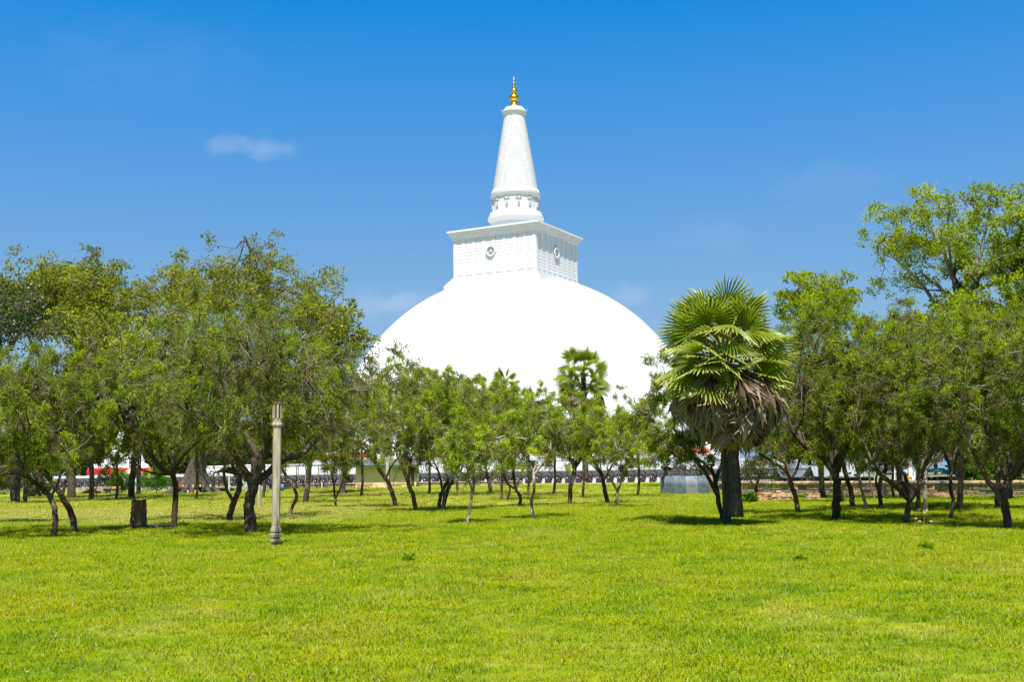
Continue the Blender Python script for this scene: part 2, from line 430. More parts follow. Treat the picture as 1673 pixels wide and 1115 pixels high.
nt2.links.new(c, d_.inputs[0]); nt2.links.new(mixc(nt2, 1.0, c, (1.25, 1.2, .6), 'MULTIPLY'), t_.inputs[0])
nt2.links.new(d_.outputs[0], mx_.inputs[1]); nt2.links.new(t_.outputs[0], mx_.inputs[2])
o_ = N(nt2, 'ShaderNodeOutputMaterial'); nt2.links.new(mx_.outputs[0], o_.inputs[0])
MT['blade'] = m
MT['dirt'] = rough_mat('red_dirt', [(.3, (.30, .17, .085)), (.7, (.46, .29, .16))], .5, .95, 6, .5, .03, 'geo')
MT['pave'] = rough_mat('pale_paving', [(.3, (.42, .33, .27)), (.7, (.56, .46, .39))], .4, .9, 6, .3, .02, 'geo')
# ------------------------------------------------------------------ ground
xs = np.concatenate([-np.geomspace(1500, 60, 26), np.linspace(-58, 58, 117), np.geomspace(60, 1500, 26)])
ys = np.concatenate([np.linspace(-60, 4, 12), np.linspace(6, 180, 175), np.geomspace(184, 3500, 30)])
X, Y = np.meshgrid(xs, ys)
V = np.stack([X, Y, gz(X, Y)], -1).reshape(-1, 3)
nx, ny = len(xs), len(ys)
I = (np.arange(ny - 1)[:, None] * nx + np.arange(nx - 1)[None, :]).ravel()
a = Acc(); a.add(V, np.stack([I, I + 1, I + nx + 1, I + nx], 1))
struct(a.obj('ground', MT['lawn'], smooth=True))
# grass blades: one body of tufts over the lawn
rng = np.random.default_rng(5)
tc_ = bpy.data.collections.new('grass_tufts')
for k in range(5):
    a = Acc(); nb = 34
    p = rng.normal(size=(nb, 2)) * .075
    h = rng.uniform(.012, .042, nb) * (1.35 if k == 4 else 1)
    ang = rng.uniform(0, 6.28, nb); le = rng.uniform(.3, 1.7, nb) * h
    base = np.stack([p[:, 0], p[:, 1], np.full(nb, -.004)], 1)
    sd = np.stack([-np.sin(ang), np.cos(ang), ang * 0], 1) * rng.uniform(.0020, .0040, nb)[:, None]
    dr = np.stack([np.cos(ang), np.sin(ang), ang * 0], 1)
    midp = base + dr * (le * .35)[:, None] + np.array([0, 0, 1]) * (h * .65)[:, None]
    tip = base + dr * le[:, None] + np.array([0, 0, 1]) * h[:, None]
    v = np.stack([base - sd, base + sd, midp + sd * .8, midp - sd * .8, tip], 1).reshape(-1, 3)
    q = np.arange(nb)[:, None] * 5
    t = rng.uniform(0, 1, nb)
    a.add(v, q + np.array([[0, 1, 2, 3]]), np.repeat(t, 5))
    a.f.append(q + np.array([[3, 2, 4]])); a.mi.append(np.zeros(nb, int))
    me = a.mesh('tuft', MT['blade'])
    o = bpy.data.objects.new('tuft', me); tc_.objects.link(o)
def grass_points(n, y0, y1, power):
    u = rng.uniform(0, 1, n)
    y = (y0 ** power + u * (y1 ** power - y0 ** power)) ** (1 / power)
    x = rng.uniform(-1, 1, n) * (.62 * y + 7)
    return x, y
x1, y1 = grass_points(125000, 5.5, 62, .85)
x2, y2 = grass_points(19000, 30, 120, 1.0)
gx = np.concatenate([x1, x2]); gy = np.concatenate([y1, y2])
me = bpy.data.meshes.new('grass')
me.vertices.add(len(gx)); me.vertices.foreach_set('co', np.stack([gx, gy, gz(gx, gy)], 1).ravel())
sca = me.attributes.new('sca', 'FLOAT', 'POINT')
clump = .75 + .5 * (np.sin(gx * 1.7 + np.sin(gy * 1.1) * 2) * np.sin(gy * 1.3 + 1.1) * .5 + .5)
sca.data.foreach_set('value', clump * rng.uniform(.7, 1.35, len(gx)) * np.sqrt(np.maximum(gy, 9) / 9.0) ** 1.05)
me.update()
grass = mk('grass', me); struct(grass, 'stuff')
ng = bpy.data.node_groups.new('grass_spread', 'GeometryNodeTree')
ng.interface.new_socket('Geometry', in_out='INPUT', socket_type='NodeSocketGeometry')
ng.interface.new_socket('Geometry', in_out='OUTPUT', socket_type='NodeSocketGeometry')
gi = N(ng, 'NodeGroupInput'); go = N(ng, 'NodeGroupOutput')
ci = N(ng, 'GeometryNodeCollectionInfo'); ci.inputs['Collection'].default_value = tc_
ci.inputs['Separate Children'].default_value = True; ci.inputs['Reset Children'].default_value = True
ip = N(ng, 'GeometryNodeInstanceOnPoints'); ip.inputs['Pick Instance'].default_value = True
m2p = N(ng, 'GeometryNodeMeshToPoints')
ri = N(ng, 'FunctionNodeRandomValue', data_type='INT'); ri.inputs[4].default_value = 0; ri.inputs[5].default_value = 4
rr_ = N(ng, 'FunctionNodeRandomValue', data_type='FLOAT_VECTOR'); rr_.inputs[0].default_value = (-.12, -.12, 0); rr_.inputs[1].default_value = (.12, .12, 6.283)
na = N(ng, 'GeometryNodeInputNamedAttribute', data_type='FLOAT'); na.inputs['Name'].default_value = 'sca'
ng.links.new(gi.outputs[0], m2p.inputs['Mesh']); ng.links.new(m2p.outputs[0], ip.inputs['Points'])
ng.links.new(ci.outputs[0], ip.inputs['Instance']); ng.links.new(ri.outputs[2], ip.inputs['Instance Index'])
ng.links.new(rr_.outputs[0], ip.inputs['Rotation']); ng.links.new(na.outputs[0], ip.inputs['Scale'])
ng.links.new(ip.outputs[0], go.inputs[0])
md = grass.modifiers.new('grass', 'NODES'); md.node_group = ng
# fallen leaves and straw bits
m, nt3, b = mat('leaf_litter', rough=.9)
at3 = N(nt3, 'ShaderNodeAttribute', attribute_name='tint')
nt3.links.new(ramp(nt3, at3.outputs['Fac'], [(0, (.20, .11, .05)), (.5, (.38, .27, .12)), (1, (.56, .47, .24))]), b.inputs['Base Color'])
a = Acc(); n = 5200
ly = 6.5 * (75 / 6.5) ** rng.uniform(0, 1, n); lx = rng.uniform(-1, 1, n) * (.56 * ly + 1)
kp = (np.sin(lx * .9 + ly * .5) * np.sin(ly * .7 - lx * .3) + rng.uniform(-.9, .9, n)) > .1
lx, ly = lx[kp], ly[kp]; n = len(lx)
P_ = np.stack([lx, ly, gz(lx, ly) + .012 + .03 * rng.uniform(0, 1, n) * np.sqrt(ly / 9)], 1)
D_ = rng.normal(size=(n, 3)) * np.array([1, 1, .35])
leaves(a, P_, D_, .030 * (ly / 9) ** .5 * rng.uniform(.5, 1.4, n), .013 * (ly / 9) ** .5 * rng.uniform(.5, 1.3, n), rng, rng.uniform(0, 1, n), quad=True)
struct(a.obj('fallen_leaves', m), 'stuff')
# dirt path on the left and paving round the platform
def strip(name, pts, widths, m, lift=.012, nseg=40, wob=.4, seed=0):
    r = np.random.default_rng(seed)
    pts = np.array(pts, float); t = np.linspace(0, len(pts) - 1, nseg)
    cx_ = np.interp(t, np.arange(len(pts)), pts[:, 0]); cy_ = np.interp(t, np.arange(len(pts)), pts[:, 1]); w_ = np.interp(t, np.arange(len(pts)), widths)
    w1 = w_ * (1 + wob * (np.convolve(r.normal(size=nseg + 4), np.ones(5) / 5, 'valid'))); w2 = w_ * (1 + wob * (np.convolve(r.normal(size=nseg + 4), np.ones(5) / 5, 'valid')))
    v = []
    cols = np.linspace(-1, 1, 7)
    for i in range(nseg):
        for c_ in cols:
            y = cy_[i] + c_ * (w1[i] if c_ > 0 else w2[i]) / 2
            v.append((cx_[i], y, float(gz(cx_[i], y)) + lift))
    f = [(i * 7 + j, (i + 1) * 7 + j, (i + 1) * 7 + j + 1, i * 7 + j + 1) for i in range(nseg - 1) for j in range(6)]
    a = Acc(); a.add(v, f)
    return struct(a.obj(name, m))
strip('path', [(-85, 100), (-62, 116), (-50, 118), (-40, 112), (-36, 106)], [10, 10, 9, 6, 2], MT['dirt'], .03, seed=3)
strip('bare_ground', [(-20, 97), (-12, 99), (-9.5, 100)], [1, 5, 1], MT['dirt'], .02, 24, seed=4)
strip('bare_ground', [(-4.0, 86), (-1, 88), (3, 88), (6, 87)], [.5, 2.6, 2.2, .5], MT['dirt'], .02, 24, seed=5)
strip('bare_ground', [(16.5, 70), (19, 71), (22, 72.5), (24, 74)], [.5, 4, 3, 1], MT['dirt'], .02, 24, seed=6)
# ------------------------------------------------------------------ the great stupa
SC = at_y(848.8, 774, 280.0); SX, SY = float(SC[0]), 280.0
AL = D2R(28.5)
stupa = empty('white_stupa', (SX, SY, 0), 'huge white domed stupa with square block and ringed spire topped in gold', 'stupa')
RZ = -AL                                      # faces: local -Y looks towards the camera's left
a = Acc()
Rd, zc = 45.25, 5.6
prof = [(Rd, 0.9)] + [(Rd * math.cos(t), zc + Rd * math.sin(t)) for t in np.linspace(-.02, math.pi / 2 - .005, 60)]
lathe(a, prof, 144, cap=False)
a.obj('dome', MT['white'], stupa, smooth=True)
for k, (r_, z0, z1) in enumerate([(52.5, .4, 3.6), (50.0, 3.6, 5.5), (47.4, 5.5, 7.2)]):
    a = Acc()
    lathe(a, [(r_ - 6, z0), (r_, z0), (r_, z1 - .7), (r_ + .22, z1 - .6), (r_ + .38, z1 - .4), (r_ + .38, z1 - .12), (r_ + .1, z1), (r_ - 6, z1)], 144, cap=False)
    a.obj('terrace', MT['white'], stupa)
# box above the dome
a = Acc()
def sq(a, w_, z0, z1, w2=None): box(a, (0, 0, (z0 + z1) / 2), (w_, w_, z1 - z0), RZ)
HW = 22.0
sq(a, 25.6, 45.6, 47.6); sq(a, 24.9, 47.6, 48.1); sq(a, 24.2, 48.1, 48.55); sq(a, 23.5, 48.55, 48.95); sq(a, 22.9, 48.95, 49.35)
a.obj('plinth', MT['white'], stupa)
a = Acc(); sq(a, HW, 49.35, 58.9); a.obj('box', MT['white'], stupa)
a = Acc()
for w_, z0, z1 in [(HW + .5, 58.7, 59.1), (HW + 1.0, 59.1, 59.5), (HW + 1.45, 59.5, 59.95), (HW + 2.0, 59.95, 60.35), (HW + 2.5, 60.35, 60.75)]: sq(a, w_, z0, z1)
a.obj('cornice', MT['white'], stupa)
# louvred panels between pilasters on all four faces
pan = Acc(); pw, ph, npan = 1.78, 8.6, 8
for i in range(11):
    z = i * ph / 11
    v = [(-pw / 2, 0, z), (pw / 2, 0, z), (pw / 2, -.085, z + .045), (-pw / 2, -.085, z + .045), (pw / 2, -.05, z + ph / 11 - .08), (-pw / 2, -.05, z + ph / 11 - .08), (pw / 2, 0, z + ph / 11), (-pw / 2, 0, z + ph / 11)]
    pan.add(v, [(0, 1, 2, 3), (3, 2, 4, 5), (5, 4, 6, 7)])
pan_me = pan.mesh('panel', MT['white'])
pil = Acc(); box(pil, (0, -.02, 4.77), (.86, .26, 9.54)); pil_me = pil.mesh('pilaster', MT['white'])
ring_a = Acc()
lathe(ring_a, [(0.9, 0), (1.28, 0), (1.36, .12), (1.28, .34), (1.05, .40), (.95, .25), (.9, .2)], 28, cap=False)
ring_me = ring_a.mesh('roundel', MT['white'], True)
emb = Acc()
lathe(emb, [(0.0, .26), (.42, .22), (.5, .1), (.5, 0)], 16, cap=False)
for k in range(12):
    t = k * math.pi / 6
    v = [(math.cos(t - .16) * .55, math.sin(t - .16) * .55, .12), (math.cos(t + .16) * .55, math.sin(t + .16) * .55, .12), (math.cos(t) * .86, math.sin(t) * .86, .2)]
    emb.add(v, [(0, 1, 2)])
MT['relief_grey'] = plain('grey_relief', (.56, .57, .58), .8)  # one even grey for emblems, deity reliefs and lamp brackets
emb_me = emb.mesh('sun_emblem', MT['relief_grey'])
for fc in range(4):
    ang = RZ + fc * math.pi / 2
    cs, sn = math.cos(ang), math.sin(ang)
    def P(x, y, z): return (x * cs - y * sn, x * sn + y * cs, z)
    pitch = HW / npan
    for i in range(npan + 1):
        x = -HW / 2 + i * pitch
        x = max(-HW / 2 + .43, min(HW / 2 - .43, x))
        if i in (0, npan): x += -.0
        mk('pilaster', pil_me, stupa, P(x, -HW / 2 - (.0 if 0 < i < npan else .006), 49.352), (0, 0, ang))
    for i in range(npan):
        mk('panel', pan_me, stupa, P(-HW / 2 + (i + .5) * pitch, -HW / 2 - .02, 49.9), (0, 0, ang))
    rd = mk('roundel', ring_me, stupa, P(-HW / 2 + 3.5 * pitch + .6, -HW / 2 - .1, 55.0), (math.pi / 2, 0, ang))
    mk('sun_emblem', emb_me, rd)
a = Acc()
lathe(a, [(6.3, 60.7), (6.3, 61.4), (5.95, 61.9), (5.95, 63.3), (6.35, 63.9), (6.85, 64.4), (6.85, 64.9), (6.45, 65.3), (6.3, 66.0), (5.7, 66.25), (5.57, 66.4), (5.57, 69.6), (5.75, 69.8), (6.1, 70.3), (6.15, 70.8), (5.85, 71.3), (5.65, 71.7)], 72, cap=False)
a.obj('drum', MT['white'], stupa, smooth=False)
# niches with deity reliefs round the drum
for k in range(12):
    t = k * math.pi / 6 + .13
    nic = Acc()
    box(nic, (-.62, 0, 1.35), (.16, .22, 2.3)); box(nic, (.62, 0, 1.35), (.16, .22, 2.3))
    nic.add([(-.85, .1, 2.45), (.85, .1, 2.45), (0, .1, 3.25), (-.85, -.16, 2.45), (.85, -.16, 2.45), (0, -.16, 3.25)], [(0, 1, 4, 3), (1, 2, 5, 4), (2, 0, 3, 5)])
    nic.add([(-.6, -.15, 2.55), (.6, -.15, 2.55), (0, -.15, 3.05)], [(0, 1, 2)])
    r_ = 5.6
    nn = mk('niche', nic.mesh('niche', MT['white']), stupa, (r_ * math.cos(t), r_ * math.sin(t), 66.25), (0, 0, t + math.pi / 2))
    fig = Acc()
    lathe(fig, [(.06, .45), (.26, .5), (.22, 1.0), (.30, 1.5), (.26, 1.85), (.1, 1.95), (.16, 2.05), (.17, 2.2), (.05, 2.4)], 10, cap=False)
    mk('deity_relief', fig.mesh('deity_relief', MT['relief_grey'], True), nn, (0, -.06, 0))
for t in (-1.05,):
    pass
a = Acc()
prof = []
nr = 37
for i in range(nr):
    z0 = 71.7 + (90.3 - 71.7) * i / nr; z1 = 71.7 + (90.3 - 71.7) * (i + 1) / nr
    r0_ = 5.55 + (2.55 - 5.55) * i / nr; r1_ = 5.55 + (2.55 - 5.55) * (i + 1) / nr
    prof += [(r0_ - .09, z0), (r0_ + .02, z0 + .07), (r0_ + .03, z0 + .26), (r1_ + .01, z1 - .07), (r1_ - .09, z1)]
lathe(a, prof, 72, cap=False)
a.obj('ringed_spire', MT['white'], stupa)
a = Acc()
lathe(a, [(2.4, 90.3), (2.62, 90.5), (2.7, 91.0), (3.0, 91.35), (3.05, 91.7), (2.85, 92.0), (2.5, 92.3), (2.2, 92.7), (1.6, 92.9), (.2, 93.0)], 48, cap=False)
a.obj('spire_cap', MT['white'], stupa, smooth=True)
a = Acc()
lathe(a, [(1.5, 92.8), (1.42, 93.1), (1.1, 93.5), (.78, 93.9), (.66, 94.2), (.85, 94.32), (.6, 94.45), (.9, 94.6), (1.18, 94.95), (1.26, 95.35), (1.15, 95.75), (.8, 96.1), (.48, 96.25), (.62, 96.38), (.45, 96.5), (.72, 96.7), (.86, 97.05), (.76, 97.4), (.45, 97.65), (.34, 97.8), (.48, 97.95), (.33, 98.2), (.36, 98.7), (.2, 99.3), (.12, 99.6)], 28, cap=True)
a.obj('golden_finial', MT['gold'], stupa, smooth=True)
MT['crystal'] = plain('crystal', (.55, .5, .48), .15, 0)
a = Acc(); lathe(a, [(.05, 99.55), (.26, 99.9), (.2, 100.35), (.03, 100.9)], 8); a.obj('crystal', MT['crystal'], stupa)
for t in (3.3, -.2, 1.2, 4.4):
    a = Acc(); tube(a, [(2.9 * math.cos(t), 2.9 * math.sin(t), 91.5), (3.3 * math.cos(t), 3.3 * math.sin(t), 91.8), (3.35 * math.cos(t), 3.35 * math.sin(t), 92.2)], .07, 5)
    a.obj('lamp_bracket', MT['relief_grey'], stupa)
# upper works stand a little larger and taller than the first layout
for o in stupa.children:
    if o.name.split('.')[0] not in ('dome', 'terrace'):
        o.scale = (1.035, 1.035, 1.033); o.location = (o.location[0] * 1.035, o.location[1] * 1.035, o.location[2] * 1.033 - 1.14)
# frontispieces on the four sides
for fc in range(4):
    ang = RZ + fc * math.pi / 2
    cs, sn = math.cos(ang), math.sin(ang)
    a = Acc()
    R_f = 50.5
    def add(x, y, z, sx, sy, sz):
        box(a, (x * cs - y * sn, x * sn + y * cs, z), (sx, sy, sz), ang)
    add(0, -R_f, 5.0, 9.0, 7.0, 9.2); add(0, -R_f, 1.5, 10.2, 8.2, 2.0)
    for i in range(4): add(0, -R_f, 9.7 + i * .3, 9.3 + .3 * i, 7.3 + .3 * i, .28)
    add(0, -R_f, 11.7, 6.5, 5.2, 1.6); add(0, -R_f, 12.7, 7.0, 5.7, .35)
    for x in (-4.2, -1.4, 1.4, 4.2): add(x, -R_f - 3.6, 6.0, .5, .35, 7.0)
    a.obj('frontispiece', MT['white'], stupa)
# orange and red cloth wound round the terrace edge
def cloth_ring(R, z0, z1, name, m, parent, seg=720, a0=0, a1=2 * math.pi, wave=.12):
    th = np.linspace(a0, a1, seg)
    a = Acc(); r = np.random.default_rng(7)
    rows = []
    for k in range(4):
        zz = z0 + (z1 - z0) * k / 3
        rr = R + wave * np.sin(th * R * 2.2 + k * .25) * (1 - k / 4) + (.10 if k in (1, 2) else 0)
        zs = zz + (0 if k else 1) * .14 * np.sin(th * R * .9)
        rows.append(np.stack([rr * np.cos(th), rr * np.sin(th), zs], 1))
    v = np.concatenate(rows); n = seg
    f = [(k * n + i, k * n + i + 1, (k + 1) * n + i + 1, (k + 1) * n + i) for k in range(3) for i in range(n - 1)]
    a.add(v, f, np.concatenate([np.linspace(0, 1, n)] * 4))
    return a.obj(name, m, parent)
MT['orange'] = plain('orange_cloth', (.90, .10, .012), .85, 0, .2, 1.2)
MT['red'] = plain('red_cloth', (.72, .015, .012), .85, 0, .15, 2)
cl = cloth_ring(50.45, 5.7, 6.7, 'cloth_wrap', MT['orange'], None)
cl.location = (SX, SY, 0); tag(cl, 'bright orange cloth wound round the white stupa terrace above the elephants', 'cloth')
# ------------------------------------------------------------------ platform with the elephant wall
plat = empty('elephant_wall_platform', (SX, SY, 0), 'square white platform wall lined with dark grey elephant statues', 'platform wall', None, RZ)
HS = 75.0
a = Acc()
box(a, (0, 0, .2), (2 * HS, 2 * HS, 4.0)); a.obj('retaining_wall', MT['white'], plat, loc=None)
a = Acc()
for sx, sy, lx, ly in [(0, -1, 2 * HS + 1.0, .9), (0, 1, 2 * HS + 1.0, .9), (-1, 0, .9, 2 * HS - .9), (1, 0, .9, 2 * HS - .9)]:
    box(a, (sx * (HS + .05), sy * (HS + .05), 2.42), (lx, ly, .5)); box(a, (sx * (HS + .02), sy * (HS + .02), 2.08), (lx - .3, ly - .3, .18))
a.obj('coping', MT['white'], plat)
a = Acc()
w_ = 3.4
for sx, sy, lx, ly in [(0, -1, 2 * HS + 2 * w_, w_), (0, 1, 2 * HS + 2 * w_, w_), (-1, 0, w_, 2 * HS), (1, 0, w_, 2 * HS)]:
    box(a, (sx * (HS + w_ / 2), sy * (HS + w_ / 2), -.1), (lx, ly, .5))
a.obj('plinth', MT['pave'], plat)
MT['elephant'] = rough_mat('dark_painted_plaster', [(.3, (.045, .038, .045)), (.7, (.105, .09, .10))], 2.5, .7, 8, .5, .03)
def ell(a, c, r, seg=10, rings=6, tint=None, mi=0):
    v = []; f = []
    for i in range(rings + 1):
        ph_ = -math.pi / 2 + math.pi * i / rings
        for j in range(seg):
            t = 2 * math.pi * j / seg
            v.append((c[0] + r[0] * math.cos(ph_) * math.cos(t), c[1] + r[1] * math.cos(ph_) * math.sin(t), c[2] + r[2] * math.sin(ph_)))
    for i in range(rings):
        for j in range(seg): f.append((i * seg + j, i * seg + (j + 1) % seg, (i + 1) * seg + (j + 1) % seg, (i + 1) * seg + j))
    return a.add(v, f, tint, mi)
e = Acc()
ell(e, (0, .15, 1.05), (.72, .7, .66)); ell(e, (0, -.5, 1.12), (.40, .42, .48))
for s in (-1, 1):
    ell(e, (s * .55, -.42, 1.05), (.28, .09, .42), 8, 5)                      # ears
    ell(e, (s * .16, -.78, 1.38), (.18, .14, .15), 6, 4)                      # forehead bumps
    tube(e, [(s * .33, -.35, .85), (s * .33, -.4, .45), (s * .34, -.42, .02)], [.2, .17, .21], 8, caps=True)
tube(e, [(0, -.85, 1.05), (0, -1.0, .8), (0, -1.02, .5), (0, -.98, .18), (.04, -1.08, .08)], [.21, .17, .13, .10, .08], 8, caps=True)
el_me = e.mesh('elephant_statue', MT['elephant'], True)
tk = Acc()
for s in (-1, 1): tube(tk, [(s * .2, -.86, .86), (s * .27, -1.05, .70), (s * .25, -1.2, .70)], [.06, .05, .02], 5)
tk_me = tk.mesh('tusk', MT['white'], True)
rr = random.Random(4)
ne = 80
for fc in range(2):
    for i in range(ne):
        t = -HS + (i + .5) * 2 * HS / ne
        loc = (t, -HS - .35, .15) if fc == 0 else (HS + .35, t, .15)
        sx_ = rr.uniform(.88, .93)
        rz = 0 if fc == 0 else math.pi / 2
        o = mk('elephant_statue', el_me, plat, loc, (0, 0, rz + rr.uniform(-.05, .05)))
        o.scale = (sx_, 1, rr.uniform(.97, 1.03)); tq = mk('tusk', tk_me, o); tq['kind'] = 'stuff'
# inner white parapet seen above the wall
a = Acc()
for sx, sy, lx, ly in [(0, -1, 110, .5), (0, 1, 110, .5), (-1, 0, .5, 109), (1, 0, .5, 109)]:
    box(a, (sx * 55, sy * 55, 3.2), (lx, ly, 2.2)); box(a, (sx * 55, sy * 55, 4.4), (lx + .3, ly + .3, .25))
a.obj('inner_parapet', MT['white_old'], plat)
# small stupa on the left
p = at_y(196, 786, 255)
ss = empty('small_stupa', (p[0], p[1], 0), 'small white stupa with a red cloth band seen between the left trunks', 'stupa')
a = Acc(); lathe(a, [(7.2, -1), (7.2, 2.2), (7.4, 2.4), (7.4, 2.7), (6.6, 2.75)], 48, cap=False); a.obj('base', MT['white'], ss)
a = Acc(); lathe(a, [(6.7, 2.7), (6.7, 4.4), (6.2, 4.5), (6.0, 5.0)] + [(5.2 * math.cos(t), 5.0 + 4.8 * math.sin(t)) for t in np.linspace(.1, 1.5, 14)] + [(.6, 9.8)], 48, cap=False); a.obj('dome', MT['white'], ss, smooth=True)
a = Acc(); box(a, (0, 0, 10.4), (2.0, 2.0, 1.4), .5); lathe(a, [(.8, 11.1), (.2, 14), (.05, 14.6)], 16); a.obj('spire', MT['white'], ss)
rc = cloth_ring(6.9, 2.85, 4.3, 'cloth_band', MT['red'], None, 300); rc.location = ss.location; tag(rc, 'bright red cloth band around the small white stupa', 'cloth')
# little white shrine with pyramid roof beside it
p = at_y(216, 786, 235)
sh = empty('small_shrine', (p[0], p[1], 0), 'little cream shrine with pointed roof beside the small stupa', 'shrine')
a = Acc()
for sx in (-1.1, 1.1):
    for sy in (-1.1, 1.1): box(a, (sx, sy, 1.4), (.28, .28, 2.8))
a.obj('post', MT['white_old'], sh)
a = Acc(); box(a, (0, 0, 3.0), (3.3, 3.3, .3)); box(a, (0, 0, 3.65), (3.1, 3.1, 1.0), 0, .12); lathe(a, [(.12, 4.1), (.14, 4.5), (.02, 5.0)], 8); a.obj('roof', plain('cream_roof', (.70, .55, .38)), sh)
#@@PART2

# ------------------------------------------------------------------ trees
def crown_tips(c, R, n, r, low=.62):
    out = []
    ph = r.uniform(0, 6.28, 6)
    while len(out) < n:
        u = r.normal(size=3); u /= np.linalg.norm(u)
        lump = 1 + .13 * math.sin(3 * math.atan2(u[1], u[0]) + ph[0]) + .10 * math.sin(5 * u[2] + 2 * math.atan2(u[1], u[0]) + ph[1]) + .09 * math.sin(7 * math.atan2(u[0], u[2]) + ph[2])
        rad = r.uniform(0, 1) ** .42
        p = u * rad * lump
        if p[2] < 0: p[2] *= low
        out.append(np.array(c) + p * np.array(R))
    return np.array(out)
def kmeans(P, k, r):
    C = P[r.choice(len(P), k, replace=False)]
    for _ in range(4):
        a_ = np.argmin(((P[:, None] - C[None]) ** 2).sum(-1), 1)
        for j in range(k):
            if (a_ == j).any(): C[j] = P[a_ == j].mean(0)
    return a_
def grow(a, p0, d0, tips, r0, r, rmin, f=.42, ends=None, pale=.6, crook=.10):
    """forks from p0 so that every tip is reached; radii follow the number of tips carried"""
    n = len(tips)
    cen = tips.mean(0)
    if n == 1:
        L = np.linalg.norm(tips[0] - p0)
        m_ = p0 + (tips[0] - p0) * .5 + r.normal(size=3) * L * crook + d0 * L * .08
        tube(a, [p0, m_, tips[0]], [r0, (r0 + rmin) / 2, rmin], 3 if r0 < .03 else 4, tint=[pale * .6, pale, pale])
        if ends is not None: ends.append((m_, tips[0]))
        return
    if n == 2: lab = np.array([0, 1])
    else: lab = kmeans(tips, 2 if (n < 6 or r.random() < .55) else 3, r)
    ks = [j for j in np.unique(lab)]
    for j in ks:
        sub = tips[lab == j]
        cs_ = sub.mean(0)
        ff = f if len(sub) > 1 else .6
        L = np.linalg.norm(cs_ - p0)
        p1 = p0 + (cs_ - p0) * ff + r.normal(size=3) * L * crook * .8
        p1 = p1 + np.array([0, 0, (.34 if len(sub) > 12 else .14) * L * ff if len(sub) > 3 else 0])
        m_ = p0 + (p1 - p0) * .5 + r.normal(size=3) * L * crook * .5 + d0 * L * .06 + np.array([0, 0, .08 * L * ff])
        r1 = max(rmin, r0 * min(.92, (len(sub) / n) ** .5 * 1.02))
        ra = min(r0, r1 * 1.25)
        k_ = 7 if r1 > .07 else (5 if r1 > .03 else 3)
        big = 1 if r1 < .045 else 0
        tube(a, [p0, m_, p1], [ra, (ra + r1) / 2, r1], k_, tint=pale * big * .8 * min(1, max(0, (.05 - r1) / .04)))
        d1 = (p1 - m_); d1 = d1 / (np.linalg.norm(d1) + 1e-9)
        grow(a, p1, d1, sub, r1, r, rmin, f, ends, pale, crook)
def smooth_line(pts, n=None, r=None, wob=0):
    P = np.array(pts, float)
    if len(P) < 3: P = np.array([P[0], (P[0] + P[1]) / 2, P[1]])
    t = np.arange(len(P)); n = n or (len(P) - 1) * 4 + 1
    tt = np.linspace(0, len(P) - 1, n); o = []
    for q in tt:
        i = min(int(q), len(P) - 2); u = q - i
        p0, p1, p2, p3 = P[max(i - 1, 0)], P[i], P[i + 1], P[min(i + 2, len(P) - 1)]
        o.append(.5 * ((2 * p1) + (-p0 + p2) * u + (2 * p0 - 5 * p1 + 4 * p2 - p3) * u * u + (-p0 + 3 * p1 - 3 * p2 + p3) * u ** 3))
    o = np.array(o)
    if wob and r is not None: o[1:-1] += r.normal(size=(len(o) - 2, 3)) * wob
    return o
def foliage_feather(a, ends, cen, r, ntw, nlf, L, W, tw_acc, tscale, droop=.6, dry=.25):
    E = np.array([e_[1] for e_ in ends]); Mi = np.array([e_[0] for e_ in ends]); n = len(E)
    K = ntw
    base = np.repeat(E, K, 0) + (np.repeat(Mi - E, K, 0)) * r.uniform(0, .7, (n * K, 1))
    outd = base - cen; outd /= np.linalg.norm(outd, axis=1)[:, None] + 1e-9
    d = r.normal(size=(n * K, 3)) * .75 + outd * .75 + np.array([0, 0, .12]); d /= np.linalg.norm(d, axis=1)[:, None]
    ln = r.uniform(.35, 1.0, n * K) * tscale
    mid = base + d * (ln * .5)[:, None]
    end = base + d * ln[:, None]; end[:, 2] -= ln * r.uniform(.05, .5, n * K)
    bare = r.uniform(size=n * K) < .16
    twigs(tw_acc, base, mid, end, r.uniform(.006, .012, n * K) * (tscale / .6) ** .6 * (1 + bare * .8), np.where(bare, 1.0, .75))
    # sprays of leaflets along each twig
    ct = np.repeat(r.normal(.43, .23, n), K) + r.normal(0, .15, n * K)
    ct = ct + .16 * (np.repeat(E[:, 2], K) - cen[2]) / 2.2 * .4
    keep = np.where(~bare)[0]
    idx = np.repeat(keep, nlf); m_ = len(idx)
    t = r.uniform(.1, 1.05, m_)[:, None]
    P = base[idx] * (1 - t) ** 2 + 2 * mid[idx] * t * (1 - t) + end[idx] * t * t + r.normal(size=(m_, 3)) * L * .45
    D = d[idx] * .5 + r.normal(size=(m_, 3)) * .65 + np.array([0, 0, -droop])
    leaves(a, P, D, L * r.uniform(.6, 1.3, m_), W * r.uniform(.7, 1.2, m_), r, np.clip(ct[idx] + r.normal(0, .09, m_), 0, 1))
